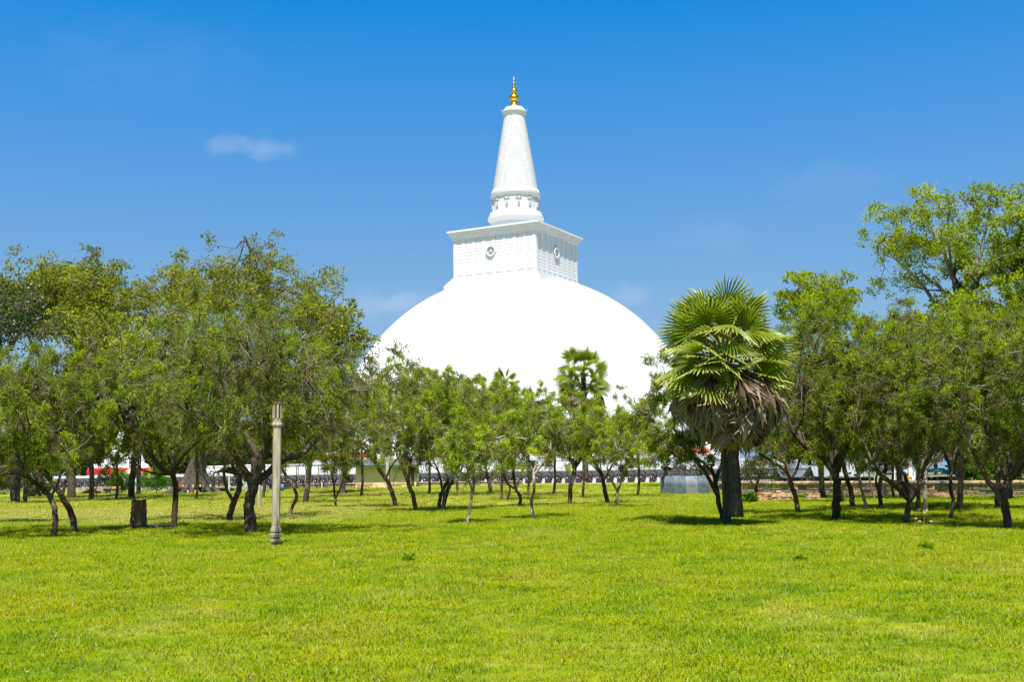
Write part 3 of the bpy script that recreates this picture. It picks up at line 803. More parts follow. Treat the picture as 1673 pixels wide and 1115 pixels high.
def foliage_puff(a, ends, cen, r, nlf, L, W, Rp, tw_acc, bare=.1):
    E = np.array([e_[1] for e_ in ends]); n = len(E)
    K = 5
    base = np.repeat(E, K, 0) + (np.repeat(np.array([e_[0] for e_ in ends]) - E, K, 0)) * r.uniform(0, .5, (n * K, 1))
    d = r.normal(size=(n * K, 3)) + np.array([0, 0, .5]); d /= np.linalg.norm(d, axis=1)[:, None]
    ln = r.uniform(.5, 1.0, n * K) * Rp
    end = base + d * ln[:, None]
    twigs(tw_acc, base, base + d * (ln * .5)[:, None] + r.normal(size=(n * K, 3)) * .06 * Rp, end, np.full(n * K, .018 * Rp), np.full(n * K, .9))
    has = r.uniform(size=n) > bare
    idx = np.repeat(np.where(np.repeat(has, K))[0], nlf // K); m_ = len(idx)
    P = end[idx] + r.normal(size=(m_, 3)) * np.array([.27, .27, .2]) * Rp
    D = r.normal(size=(m_, 3)) * .8 + np.array([0, 0, -.25])
    ct = np.repeat(r.normal(.5, .15, n), K) + r.normal(0, .1, n * K)
    leaves(a, P, D, L * r.uniform(.7, 1.3, m_), W * r.uniform(.7, 1.3, m_), r, np.clip(ct[idx] + r.normal(0, .10, m_), 0, 1), quad=False)
TREES = []
def tree(name, label, trunk, wpx, crown, limbs=(), tips=70, style='feather', leaf='acacia', bark='bark', seed=0, group=None, nlf=None, ntw=7, cat='tree', deep=1.12, dens=1.0, base_y=None, droop=.6, Ls=1.0, crown_dy=0., rp=1.0, barefrac=.12, low=.85):
    """trunk and limbs: lines measured in the photo at the tree's own distance; crown: centre and half sizes"""
    r = np.random.default_rng(seed + 101)
    if style == 'feather' and 600 < trunk[0][0] < 1100: leaf = 'acacia2'
    if base_y is None: b0 = at_ground(*trunk[0])
    else:
        b0 = at_y(trunk[0][0], trunk[0][1], base_y); b0[2] = float(gz(b0[0], b0[1]))
    Y = b0[1]
    e0 = empty(name, b0, label, cat, group)
    pm = 1 / ppm(Y)
    T = [b0 - np.array([0, 0, .12])] + [b0 + np.array([0, 0, .03])] + [at_y(px, py, Y + r.normal() * .1 * (i + 1)) for i, (px, py) in enumerate(trunk[1:])]
    T = np.array(T) - b0
    TL = smooth_line(T, (len(T) - 1) * 4 + 1, r, wpx * pm * .06)
    rb = wpx * pm / 2
    nT = len(TL)
    rad = np.linspace(1.0, .78, nT) * rb
    rad[:5] *= np.array([1.5, 1.38, 1.2, 1.08, 1.02])
    lum = r.normal(size=(nT, 9)) * .05
    a = Acc()
    fl = 1 + .18 * np.sin(np.arange(9) * 2.1 + seed)
    tube(a, TL, rad, 9, tint=0, flare=lambda n_, k_: 1 + lum[:n_, :k_] + (np.exp(-np.arange(n_) / 2.5))[:, None] * (fl - 1)[None, :])
    cc = at_y(crown[0], crown[1], Y + crown_dy) - b0
    CR = np.array([crown[2] * pm, crown[2] * pm * deep, crown[3] * pm])
    if style == 'feather':
        CR = CR * np.array([1.12, 1.12, 1.1]); tips = int(tips * 1.45); cc = cc - np.array([0, 0, CR[2] * .10])
    tp = crown_tips(cc, CR, tips, r, low)
    starts = []
    for li, lb in enumerate(limbs):
        pts = []
        sg = (1 if li % 2 else -1) * r.uniform(.3, .9)
        # start on the trunk nearest the first point
        q0 = at_y(lb[0][0], lb[0][1], Y) - b0
        j = int(np.argmin(np.abs(TL - q0)[:, [0, 2]].sum(1))); pts.append(TL[j])
        for k, (px, py) in enumerate(lb[1:]): pts.append(at_y(px, py, Y + sg * (k + 1) / len(lb) * min(CR[1], 1.6)) - b0)
        LP = smooth_line(pts, (len(pts) - 1) * 3 + 1, r, wpx * pm * .05)
        wl = rb * (.62 if len(lb[0]) < 3 else lb[0][2])
        tube(a, LP, np.linspace(1, .62 if style == 'feather' else .34, len(LP)) * wl, 7, tint=.12 if style == 'feather' else np.linspace(.1, .75, len(LP)))
        starts.append((LP[-1], wl * (.62 if style == 'feather' else .34), LP[-1] - LP[-2]))
    starts.append((TL[-1], rb * .72, TL[-1] - TL[-2]))
    a.obj('trunk', MT[bark], e0, smooth=True)
    SP = np.array([s_[0] for s_ in starts])
    lab = np.argmin(((tp[:, None] - SP[None]) ** 2).sum(-1) * (1.0 + .0 * SP[:, 0])[None], 1)
    br = Acc(); ends = []
    rmin = .010 * (Y / 35) ** .6 * (1 if style == 'feather' else 1.6)
    for k, (sp_, sr, sd) in enumerate(starts):
        sub = tp[lab == k]
        if len(sub) == 0: sub = sp_[None] + r.normal(size=(2, 3)) * CR * .3 + np.array([0, 0, CR[2] * .3])
        grow(br, sp_, sd / (np.linalg.norm(sd) + 1e-9), sub, sr, r, rmin, ends=ends, pale=.8, crook=.11)
    lf = Acc()
    if style == 'feather':
        sc_ = (Y / 35) ** .55
        n_ = (nlf or 18) * 1.8
        foliage_feather(lf, ends, cc, r, ntw, int(n_ * dens), .106 * sc_ * Ls, .029 * sc_ * Ls, br, .62 * min(1.5, max(.55, CR[0] / 3.0)), droop)
    else:
        sc_ = (Y / 90) ** .5
        foliage_puff(lf, ends, cc, r, nlf or 110, .27 * sc_ * Ls, .22 * sc_ * Ls, rp, br, barefrac)
    if style == 'feather' and tips > 60:
        # bare pale branches that poke through the foliage
        E_ = np.array([e_[1] for e_ in ends])
        for q in r.choice(len(E_), min(len(E_), int(tips * .13)), replace=False):
            o_ = E_[q] - cc; o_ /= np.linalg.norm(o_) + 1e-9
            d_ = o_ * .7 + r.normal(size=3) * .55; d_ /= np.linalg.norm(d_); P_ = [E_[q] - d_ * .3]
            for _ in range(4):
                P_.append(P_[-1] + d_ * r.uniform(.16, .34) * (CR[0] / 2.6) ** .5); d_ = d_ + r.normal(size=3) * .42 + np.array([0, 0, -.12]); d_ /= np.linalg.norm(d_)
            tube(br, P_, np.linspace(.021, .008, 5) * (Y / 35) ** .4, 4, tint=1.0)
            for b_ in (2, 3):
                d2 = d_ + r.normal(size=3) * .8; d2 /= np.linalg.norm(d2)
                tube(br, [P_[b_], P_[b_] + d2 * .16, P_[b_] + d2 * .34 + r.normal(size=3) * .05], [.012, .009, .006], 3, tint=1.0)
    br.obj('branches', MT[bark], e0, smooth=True)
    lf.obj('crown', MT[leaf], e0)
    return e0
GF = 'feathery-leaved trees on the lawn'
# --- left grove
tree('feathery_tree', 'slender leftmost tree curving over to the left frame edge, trunk nearest the left edge', [(86, 881), (91, 850), (83, 815), (66, 795), (42, 778)], 10, (0, 672, 140, 100), [((66, 795), (30, 774), (-15, 773), (-60, 740)), ((83, 812, .5), (98, 780), (110, 740))], 110, seed=1, nlf=23, group=GF, bark='bark')
tree('feathery_tree', 'arching tree with scarred reddish trunk leaning left beside the leftmost trunk', [(122, 872), (117, 842), (101, 812), (84, 787), (62, 757)], 11, (95, 655, 120, 105), [((84, 787), (45, 750), (10, 725)), ((101, 812, .5), (112, 775), (135, 735))], 115, seed=2, nlf=23, group=GF, bark='bark_red')
tree('feathery_tree', 'dark straight trunked tree right behind the wooden stump, forking low to the left', [(284, 866), (285, 835), (287, 800), (283, 776)], 11, (235, 640, 115, 105), [((283, 776, .8), (262, 766), (245, 740), (222, 710)), ((270, 770, .4), (245, 773), (225, 762)), ((283, 776), (300, 745), (330, 718))], 120, seed=3, nlf=23, group=GF)
tree('feathery_tree', 'forked tree with bent trunk just left of the thick dark tree', [(374, 853), (380, 828), (390, 800), (392, 775)], 11, (355, 610, 115, 105), [((380, 822, .55), (369, 795), (366, 765), (372, 735)), ((390, 790), (375, 750), (350, 715))], 110, seed=4, nlf=23, group=GF)
tree('feathery_tree', 'largest wide crowned tree with thick dark forking trunk beside the stone pillar', [(411, 873), (407, 845), (409, 815), (414, 792)], 21, (428, 618, 185, 118), [((409, 800, .6), (396, 765), (375, 730), (345, 708)), ((414, 792, .66), (421, 755), (408, 720), (382, 690)), ((414, 792, .66), (432, 740), (436, 700), (440, 665)), ((414, 796, .62), (440, 770), (470, 747), (490, 745), (520, 715), (555, 690)), ((425, 770, .45), (440, 730), (470, 690), (515, 665))], 230, seed=5, group=GF, nlf=22)
tree('feathery_tree', 'thin crooked tree leaning just right of the stone pillar', [(473, 846), (478, 828), (485, 812), (476, 792), (462, 770)], 6, (478, 715, 55, 48), (), 45, seed=6, group=GF, bark='bark_red')
tree('feathery_tree', 'small thin twin-stemmed tree in front of the open pole shelter', [(549, 830), (547, 812), (545, 790), (541, 772)], 4, (551, 738, 42, 38), [((547, 815, .8), (556, 798), (562, 780))], 34, seed=7, group=GF)
tree('feathery_tree', 'leaning tree in front of the cream shed, left of the pair there', [(646, 830), (640, 803), (630, 782), (618, 765), (612, 745)], 8, (612, 662, 92, 84), [((630, 782, .5), (640, 762), (650, 748)), ((618, 765, .6), (595, 735), (570, 715))], 88, seed=8, group=GF, bark='bark_red')
tree('feathery_tree', 'leaning tree in front of the cream shed, right of the pair there', [(680, 838), (676, 815), (666, 788), (655, 755)], 8, (672, 690, 74, 66), [((666, 788, .5), (672, 750), (690, 725))], 74, seed=9, group=GF, bark='bark_red')
tree('feathery_tree', 'bushy dark multi-stemmed tree right of the cream shed', [(724, 838), (727, 815), (735, 790), (740, 772)], 8, (728, 682, 76, 78), [((727, 818, .7), (722, 795), (716, 770)), ((735, 795, .6), (748, 780), (755, 765))], 92, seed=10, group=GF)
tree('feathery_tree', 'dark bushy tree with splayed trunk touching the multi-stemmed tree by the shed', [(718, 834), (719, 815), (728, 792), (745, 770)], 7, (752, 700, 60, 60), (), 50, seed=11, group=GF)
tree('feathery_tree', 'small thin pale tree with knotted stem, nearest of the middle trees', [(764, 857), (767, 833), (771, 806), (767, 785)], 5, (770, 728, 58, 50), [((771, 800, .7), (785, 778), (800, 765))], 60, seed=12, group=GF, bark='bark_pale', Ls=.9)
tree('feathery_tree', 'twisted thin tree with a double bent stem in the middle group', [(846, 831), (851, 815), (843, 800), (839, 775)], 6, (822, 702, 62, 70), [((843, 800, .7), (828, 790), (822, 765)), ((843, 797, .7), (852, 775), (858, 755))], 62, seed=13, group=GF)
tree('feathery_tree', 'pale smooth stemmed slim tree forking high, nearest in the centre', [(872, 850), (868, 822), (873, 798), (871, 772)], 6, (872, 706, 54, 62), [((871, 775, .8), (890, 755), (900, 735)), ((871, 772, .7), (860, 745), (868, 725), (895, 685))], 56, seed=14, group=GF, bark='bark_pale', dens=.85)
tree('feathery_tree', 'dark forked tree standing left of the grey palm trunk', [(931, 827), (932, 800), (938, 775), (941, 760)], 8, (930, 700, 74, 56), [((938, 770, .7), (928, 735), (918, 712)), ((940, 765, .6), (955, 745), (968, 725))], 78, seed=15, group=GF)
tree('feathery_tree', 'dark leaning tree with a propped thin stem right of the grey palm trunk', [(994, 825), (988, 802), (984, 778)], 8, (992, 708, 66, 52), [((986, 790, .5), (998, 765), (1010, 745))], 68, seed=16, group=GF)
tree('feathery_tree', 'thin white-barked forked sapling at the lawn centre right', [(1009, 830), (1008, 808), (1013, 792), (1018, 772)], 5, (1022, 730, 48, 42), [((1008, 805, .9), (1000, 785), (992, 765))], 40, seed=17, group=GF, bark='bark_pale')
tree('feathery_tree', 'reddish thin leaning trunk behind the middle group', [(803, 808), (799, 790), (794, 770)], 7, (792, 690, 60, 62), (), 52, seed=18, group=GF, bark='bark_red')
tree('feathery_tree', 'straight dark trunk behind the middle group', [(820, 818), (820, 795), (821, 765)], 5, (835, 672, 52, 54), (), 46, seed=19, group=GF)
tree('feathery_tree', 'short reddish forked tree behind the small pale tree', [(750, 811), (747, 795), (749, 775)], 5, (715, 640, 80, 42), (), 55, seed=20, group=GF, bark='bark_red')
tree('feathery_tree', 'slim leaning stem left of the twisted middle tree', [(829, 819), (833, 800), (826, 775)], 4, (880, 668, 45, 36), (), 30, seed=21, group=GF)
# --- around and behind the large palm
tree('feathery_tree', 'reddish dark tree leaning behind the wooden post, left of the big palm', [(1181, 853), (1173, 812), (1166, 775)], 9, (1112, 672, 78, 92), [((1173, 812, .8), (1150, 770), (1120, 735)), ((1168, 790, .7), (1185, 740), (1195, 700))], 110, seed=22, group=GF, bark='bark')
tree('feathery_tree', 'tiny slim tree standing left of the corrugated enclosure', [(1092, 803), (1090, 785), (1087, 765)], 4, (1072, 712, 56, 46), (), 42, seed=23, group=GF)
tree('feathery_tree', 'spindly cluster tree right behind the big palm trunk', [(1238, 815), (1236, 795), (1243, 770)], 5, (1258, 700, 60, 62), [((1237, 805, .8), (1226, 785), (1218, 765))], 55, seed=24, group=GF)
# --- right grove
tree('feathery_tree', 'mottled slim tree with one long limb reaching left towards the big palm', [(1305, 840), (1301, 818), (1293, 796), (1288, 778)], 9, (1282, 688, 78, 66), [((1296, 800, .7), (1285, 772), (1262, 755), (1240, 742)), ((1290, 785, .6), (1305, 760), (1310, 735))], 88, seed=25, group=GF, bark='bark_red')
tree('feathery_tree', 'thick dark straight tree with three upright limbs right of the big palm', [(1366, 853), (1366, 825), (1367, 795), (1365, 772)], 15, (1372, 606, 125, 122), [((1365, 785, .66), (1345, 750), (1320, 735), (1298, 712)), ((1365, 775, .72), (1364, 735), (1350, 700)), ((1366, 780, .66), (1378, 745), (1392, 705))], 190, seed=26, group=GF, nlf=22)
tree('feathery_tree', 'red-brown trunk leaning left, right behind the thick three-limbed tree', [(1393, 832), (1390, 805), (1382, 775), (1376, 748)], 9, (1395, 660, 70, 80), (), 66, seed=27, group=GF, bark='bark_red')
tree('feathery_tree', 'thin pale curved stem right of the red-brown leaning trunk', [(1419, 836), (1410, 812), (1404, 782), (1394, 745)], 6, (1402, 690, 62, 52), (), 48, seed=28, group=GF, bark='bark_pale')
tree('feathery_tree', 'dark S-bent trunk between the pale curved stem and the V-forked tree', [(1440, 836), (1438, 812), (1437, 790), (1448, 765)], 8, (1455, 670, 80, 72), [((1438, 805, .6), (1431, 785), (1436, 765))], 70, seed=29, group=GF)
tree('feathery_tree', 'wide V-forked tree with reddish foot in the right grove', [(1481, 859), (1483, 838), (1488, 815)], 12, (1480, 640, 120, 108), [((1488, 817, .66), (1462, 795), (1440, 776), (1425, 755)), ((1488, 815, .78), (1502, 790), (1511, 762), (1524, 735))], 170, seed=30, nlf=22, group=GF, bark='bark')
tree('feathery_tree', 'straight dark trunk close behind the V-forked tree', [(1500, 831), (1500, 800), (1502, 765)], 8, (1520, 588, 95, 68), (), 80, seed=31, group=GF)
tree('feathery_tree', 'speckled pale-brown trunk right of the straight dark one', [(1512, 832), (1511, 805), (1512, 770)], 7, (1545, 680, 60, 60), (), 46, seed=32, group=GF, bark='bark_pale')
tree('feathery_tree', 'thin crooked dark tree with a lumpy foot in the right grove', [(1552, 850), (1558, 822), (1553, 795), (1554, 762)], 7, (1560, 642, 84, 96), [((1554, 765, .9), (1545, 742), (1530, 722))], 94, seed=33, group=GF)
tree('feathery_tree', 'stout dark straight tree behind the thin crooked one', [(1568, 831), (1568, 800), (1570, 765)], 11, (1590, 575, 95, 78), [((1570, 770, .7), (1560, 748), (1548, 735))], 84, seed=34, group=GF, bark='bark_red')
tree('feathery_tree', 'rightmost dark tree with pale lichened arching limbs', [(1648, 867), (1643, 838), (1640, 812), (1645, 790)], 15, (1650, 610, 135, 125), [((1641, 816, .75), (1622, 795), (1605, 768), (1592, 742)), ((1645, 795, .7), (1652, 765), (1640, 745), (1618, 735)), ((1645, 790, .7), (1665, 755), (1690, 735))], 190, seed=35, group=GF, nlf=22)
tree('feathery_tree', 'short dark trunk tucked behind the rightmost tree', [(1632, 838), (1628, 810), (1632, 775)], 9, (1665, 690, 70, 68), (), 56, seed=36, group=GF)
tree('feathery_tree', 'slender blackish pair of stems left of the red-brown leaning trunk', [(1377, 823), (1374, 800), (1362, 772)], 8, (1340, 700, 58, 58), (), 46, seed=37, group=GF)
tree('feathery_tree', 'pale slim trunk far behind, between the curved and S-bent stems', [(1428, 817), (1422, 790), (1420, 765)], 4, (1430, 730, 44, 36), (), 30, seed=38, group=GF, bark='bark_pale')
tree('feathery_tree', 'slim grey-green trunk far behind, left of the V-forked tree', [(1459, 814), (1458, 790), (1459, 765)], 5, (1470, 725, 46, 38), (), 30, seed=39, group=GF)
# leafy second rank that closes the canopy
tree('canopy_tree', 'bushy tree high behind the left slender pair', [(60, 812), (62, 780), (66, 740)], 14, (70, 650, 130, 82), (), 110, seed=50, group='second rank of trees', nlf=20)
tree('canopy_tree', 'bushy tree high behind the thick dark pillar tree, crown left', [(215, 815), (216, 780), (222, 740)], 12, (262, 600, 128, 78), (), 120, seed=51, group='second rank of trees', nlf=20)
tree('canopy_tree', 'bushy tree behind the stone pillar, crown to its right', [(500, 822), (503, 790), (508, 750)], 10, (520, 628, 105, 86), (), 110, seed=52, group='second rank of trees', nlf=20)
tree('canopy_tree', 'dense tree behind the big palm, crown filling its right side', [(1345, 815), (1342, 780), (1338, 740)], 11, (1330, 590, 82, 98), (), 110, seed=53, group='second rank of trees', nlf=20)
tree('canopy_tree', 'dense tall tree filling the canopy between the right grove limbs', [(1475, 815), (1470, 780), (1466, 740)], 11, (1450, 578, 110, 68), (), 120, seed=54, group='second rank of trees', nlf=20)
tree('canopy_tree', 'dense tree at the right frame edge behind the lichened limbs', [(1650, 818), (1648, 780), (1645, 740)], 11, (1620, 562, 120, 62), (), 110, seed=55, group='second rank of trees', nlf=20)
for k_, (px, py, cx_, cy_, rx_, ry_, lb) in enumerate([
    (700, 812, 690, 640, 62, 44, 'bushy light tree behind the right-hand leaning tree of the shed pair'), (772, 810, 785, 655, 60, 44, 'bushy light tree behind the thin pale knotted tree'),
    (862, 812, 872, 690, 56, 44, 'bushy light tree behind the pale smooth-stemmed tree'), (952, 814, 965, 705, 56, 42, 'bushy light tree around the grey palm trunk'),
    (1042, 812, 1045, 690, 62, 52, 'bushy light tree between the white-barked sapling and the enclosure'), (905, 808, 900, 705, 48, 40, 'small bushy tree behind the dark forked one'),
    (190, 818, 185, 718, 78, 42, 'low crowned tree hiding most of the small stupa'), (430, 815, 460, 700, 80, 48, 'low crowned tree behind the goal frame and pillar'), (320, 818, 330, 705, 70, 42, 'low crowned tree before the old fig trunk'), (590, 812, 575, 690, 60, 50, 'low crowned tree left of the shed roof'), (20, 816, 10, 720, 90, 46, 'low crowned tree at the far left above the grooved trunk')]):
    tree('canopy_tree', lb, [(px, py), (px + 2, py - 25), (px + 1, cy_ + 40)], 5, (cx_, cy_, rx_, ry_), (), 60, seed=150 + k_, group='second rank of trees', nlf=20)
# --- large leaved trees behind
GB = 'tall fig trees rising behind the lawn trees'
tree('fig_tree', 'ancient buttressed fig tree hung with small flags, wide olive crown left of the dome', [(320, 806), (321, 780), (325, 740), (340, 650)], 34, (388, 474, 165, 80), [((325, 740, .4), (300, 640), (285, 540), (275, 480)), ((340, 650, .34), (385, 560), (420, 510), (462, 476)), ((340, 650, .4), (400, 520), (405, 450), (410, 410)), ((340, 650, .3), (330, 540), (345, 470), (370, 430)), ((335, 700, .25), (430, 620), (500, 570))], 250, 'puff', 'ficus_l', 'fig_trunk', seed=60, group=GB, base_y=132, nlf=140, rp=1.35, deep=.8, low=.9, barefrac=.15, Ls=.78)
tree('fig_tree', 'broad olive-leaved fig tree behind the left edge of the park', [(118, 803), (116, 770), (115, 700), (110, 600)], 14, (112, 494, 138, 66), [((115, 700, .6), (70, 600), (30, 520)), ((110, 600, .6), (170, 530), (210, 490))], 190, 'puff', 'ficus_l', 'fig_trunk', seed=61, group=GB, base_y=105, nlf=190, rp=1.2, deep=.8, low=.9, barefrac=.08, Ls=.8)
tree('fig_tree', 'lower olive-leaved tree with hanging sprays just left of the dome', [(560, 800), (560, 760), (556, 680), (550, 600)], 9, (532, 550, 76, 62), (), 110, 'puff', 'ficus_l', 'fig_trunk', seed=62, group=GB, base_y=100, nlf=90, rp=.9)
tree('fig_tree', 'olive-leaved tree filling in low behind the left grove', [(150, 803), (150, 760), (155, 700)], 9, (200, 560, 130, 70), (), 110, 'puff', 'ficus_l', 'fig_trunk', seed=63, group=GB, base_y=92, nlf=80, rp=1.0)
tree('fig_tree', 'tallest bright green tree with pale open limbs at upper right', [(1567, 812), (1566, 700), (1564, 560), (1562, 495)], 16, (1566, 396, 158, 100), [((1564, 560, .5), (1525, 495), (1498, 455), (1470, 430), (1440, 395)), ((1562, 500, .6), (1558, 460), (1545, 420), (1520, 370), (1500, 330)), ((1562, 500, .6), (1580, 455), (1600, 420), (1612, 370), (1620, 320)), ((1562, 510, .4), (1600, 475), (1650, 450), (1680, 420)), ((1545, 420, .3), (1548, 370), (1560, 320))], 150, 'puff', 'ficus_r', 'fig_trunk', seed=64, group=GB, base_y=95, nlf=170, Ls=.74, rp=.95, deep=.85, low=.95, barefrac=.22)
tree('fig_tree', 'bright green tree with an open twiggy top right of the big palm', [(1360, 812), (1358, 720), (1352, 600), (1345, 520)], 9, (1345, 492, 78, 46), [((1345, 520, .6), (1330, 480), (1315, 462))], 75, 'puff', 'ficus_r', 'fig_trunk', seed=65, group=GB, base_y=90, nlf=170, Ls=.75, rp=.8)
tree('fig_tree', 'bright green tree half out of frame at the far right', [(1700, 812), (1700, 700), (1695, 600), (1690, 520)], 14, (1688, 430, 62, 130), (), 110, 'puff', 'ficus_r', 'fig_trunk', seed=66, group=GB, base_y=88, nlf=160, Ls=.75, rp=.8)
tree('fig_tree', 'low bright green tree closing the gap under the tallest right tree', [(1500, 812), (1500, 700), (1510, 600)], 9, (1590, 520, 105, 40), (), 80, 'puff', 'ficus_r', 'fig_trunk', seed=67, group=GB, base_y=92, nlf=100, rp=.9)
tree('broadleaf_tree', 'dark glossy large-leaved tree overhanging at the left edge', [(-30, 860), (-28, 780), (-20, 700), (-10, 600)], 16, (10, 525, 72, 72), (), 80, 'puff', 'dark', 'bark', seed=68, nlf=60, rp=.55, Ls=.55)
# --- straight dark trunks in the left background
for px, py, wp, top, sd in [(25, 823, 17, 690, 70), (41, 823, 8, 690, 71), (133, 795, 7, 690, 72), (147, 797, 5, 700, 73), (226, 807, 8, 700, 74)]:
    lb = {70: 'thick grooved grey trunk at the far left behind the arching trees', 71: 'thin brown trunk right against the thick grooved grey one', 72: 'grey straight trunk behind the seated blue pair', 73: 'slim pale trunk right of the seated blue pair', 74: 'dark upright trunk above the wooden stump'}[sd]
    tree('background_tree', lb, [(px, py), (px + 1, py - 40), (px + 2, top + 30)], wp, (px + 12, top - 35, 80, 52), (), 55, 'puff', 'far', 'fig_trunk' if sd in (70, 72) else 'bark', seed=sd, group='straight trunks in the left background', nlf=60, rp=1.0, Ls=.9)
# --- hazy tree line far behind: a few built, then copied
far_src = []
for k in range(3):
    far_src.append(tree('distant_tree', 'distant dull green tree in the belt of woods beyond the stupa platform', [(300 + 60 * k, 790), (300 + 60 * k, 772), (302 + 60 * k, 762)], 3, (300 + 60 * k, 748, 46, 30), (), 46, 'puff', 'far', 'bark', seed=80 + k, group='distant trees beyond the platform', base_y=330, nlf=110, rp=1.9, Ls=1.25, low=1.0))
rr = random.Random(9)
k = 0
for xx, yy in [(x_, 315) for x_ in range(-225, -62, 9)] + [(x_, 350) for x_ in range(-228, -60, 12)] + [(x_, 300) for x_ in range(84, 210, 9)] + [(x_, 335) for x_ in range(90, 225, 12)]:
    o = far_src[k] if k < 3 else copy_tree(far_src[k % 3])
    s_ = rr.uniform(.85, 1.3) * (1.25 if yy > 330 else 1)
    o.location = (xx + rr.uniform(-3, 3), yy + rr.uniform(-12, 12), 0)
    o.scale = (s_, s_, s_ * rr.uniform(.8, 1.15)); o.rotation_euler = (0, 0, rr.uniform(0, 6))
    k += 1
#@@PART3
# ------------------------------------------------------------------ fan palms
m = bpy.data.materials.new('palm_leaf'); m.use_nodes = True; nt = m.node_tree; nt.nodes.clear()
at = N(nt, 'ShaderNodeAttribute', attribute_name='tint')
c = ramp(nt, at.outputs['Fac'], [(0, (.60, .52, .08)), (.3, (.38, .44, .03)), (.65, (.26, .36, .02)), (1, (.90, .80, .26))])
g_ = N(nt, 'ShaderNodeBsdfGlossy'); g_.inputs['Roughness'].default_value = .38
d_ = N(nt, 'ShaderNodeBsdfDiffuse'); t_ = N(nt, 'ShaderNodeBsdfTranslucent'); nt.links.new(c, d_.inputs[0]); nt.links.new(mixc(nt, 1.0, c, (1.2, 1.25, .5), 'MULTIPLY'), t_.inputs[0])
x1_ = N(nt, 'ShaderNodeMixShader'); x1_.inputs[0].default_value = .38; nt.links.new(d_.outputs[0], x1_.inputs[1]); nt.links.new(t_.outputs[0], x1_.inputs[2])
x2_ = N(nt, 'ShaderNodeMixShader'); x2_.inputs[0].default_value = .02; nt.links.new(x1_.outputs[0], x2_.inputs[1]); nt.links.new(g_.outputs[0], x2_.inputs[2])
o_ = N(nt, 'ShaderNodeOutputMaterial'); nt.links.new(x2_.outputs[0], o_.inputs[0])
MT['palm_leaf'] = m
MT['palm_dead'] = leaf_mat('dry_palm_leaf', [(0, (.025, .015, .009)), (.38, (.06, .038, .022)), (.6, (.14, .092, .058)), (.85, (.38, .28, .20)), (1, (.58, .44, .24))], .06)
MT['petiole'] = plain('palm_petiole', (.38, .36, .08), .6)
MT['petiole_dry'] = plain('dry_palm_petiole', (.20, .14, .09), .8)
def frond_mesh(r, R, Lp, N_, thm, tilt, cup, droop, dead=False):
    a = Acc()
    hub = np.array([Lp, 0, -.10 * Lp])
    ct_, st_ = math.cos(tilt), math.sin(tilt)
    def pt(rho, th, up=0):
        x, y = rho * math.cos(th), rho * math.sin(th)
        z = up - cup * abs(y) - droop * rho * rho
        return hub + np.array([x * ct_ + z * st_, y, -x * st_ + z * ct_])
    ths = np.linspace(-thm, thm, N_ + 1)
    v = []; f = []; t = []
    for i in range(N_):
        t0, t1 = ths[i], ths[i + 1]; tm = (t0 + t1) / 2
        Rr = R * (1 - .16 * abs(tm / thm) ** 2) * r.uniform(.9, 1.07)
        j = r.normal() * (.13 if dead else .012); k0 = len(v)
        e = (.34 if not dead else .22) * R
        tipd = tm + r.normal() * (.26 if dead else .02)
        tip = pt(Rr, tipd, r.normal() * (.22 if dead else .025) * R)
        if dead: tip[2] -= r.uniform(-.1, .35)
        midp = pt(Rr * .75, tm + (tipd - tm) * .5, .018 * R + (r.normal() * .05 if dead else 0))
        w_ = (t1 - t0) * (.24 if not dead else .27)
        v += [pt(.02, tm), pt(e, t0, -.012 * R + j * .3), pt(e, tm, .035 * R + j * .3), pt(e, t1, -.012 * R + j * .3), pt(Rr * .75, tm - w_, -.01 * R), midp, pt(Rr * .75, tm + w_, -.01 * R), tip]
        f += [(k0, k0 + 1, k0 + 2), (k0, k0 + 2, k0 + 3), (k0 + 1, k0 + 4, k0 + 5), (k0 + 1, k0 + 5, k0 + 2), (k0 + 2, k0 + 5, k0 + 6), (k0 + 2, k0 + 6, k0 + 3), (k0 + 4, k0 + 7, k0 + 5), (k0 + 5, k0 + 7, k0 + 6)]
        b_ = r.normal() * (.16 if dead else .06)
        if dead: t += [.2, .45 + b_, .6 + b_, .45 + b_, .7, .75, .7, .8]
        else: t += [.10, .42 + b_, .5 + b_, .42 + b_, .68 + b_, .75, .68 + b_, .98]
    a.add(v, f, np.clip(t, 0, 1))
    tube(a, [(0, 0, 0), (Lp * .5, 0, .015), hub, hub + np.array([.12 * R * ct_, 0, -.12 * R * st_])], [.045, .03, .022, .008], 5, mi=1)
    return a
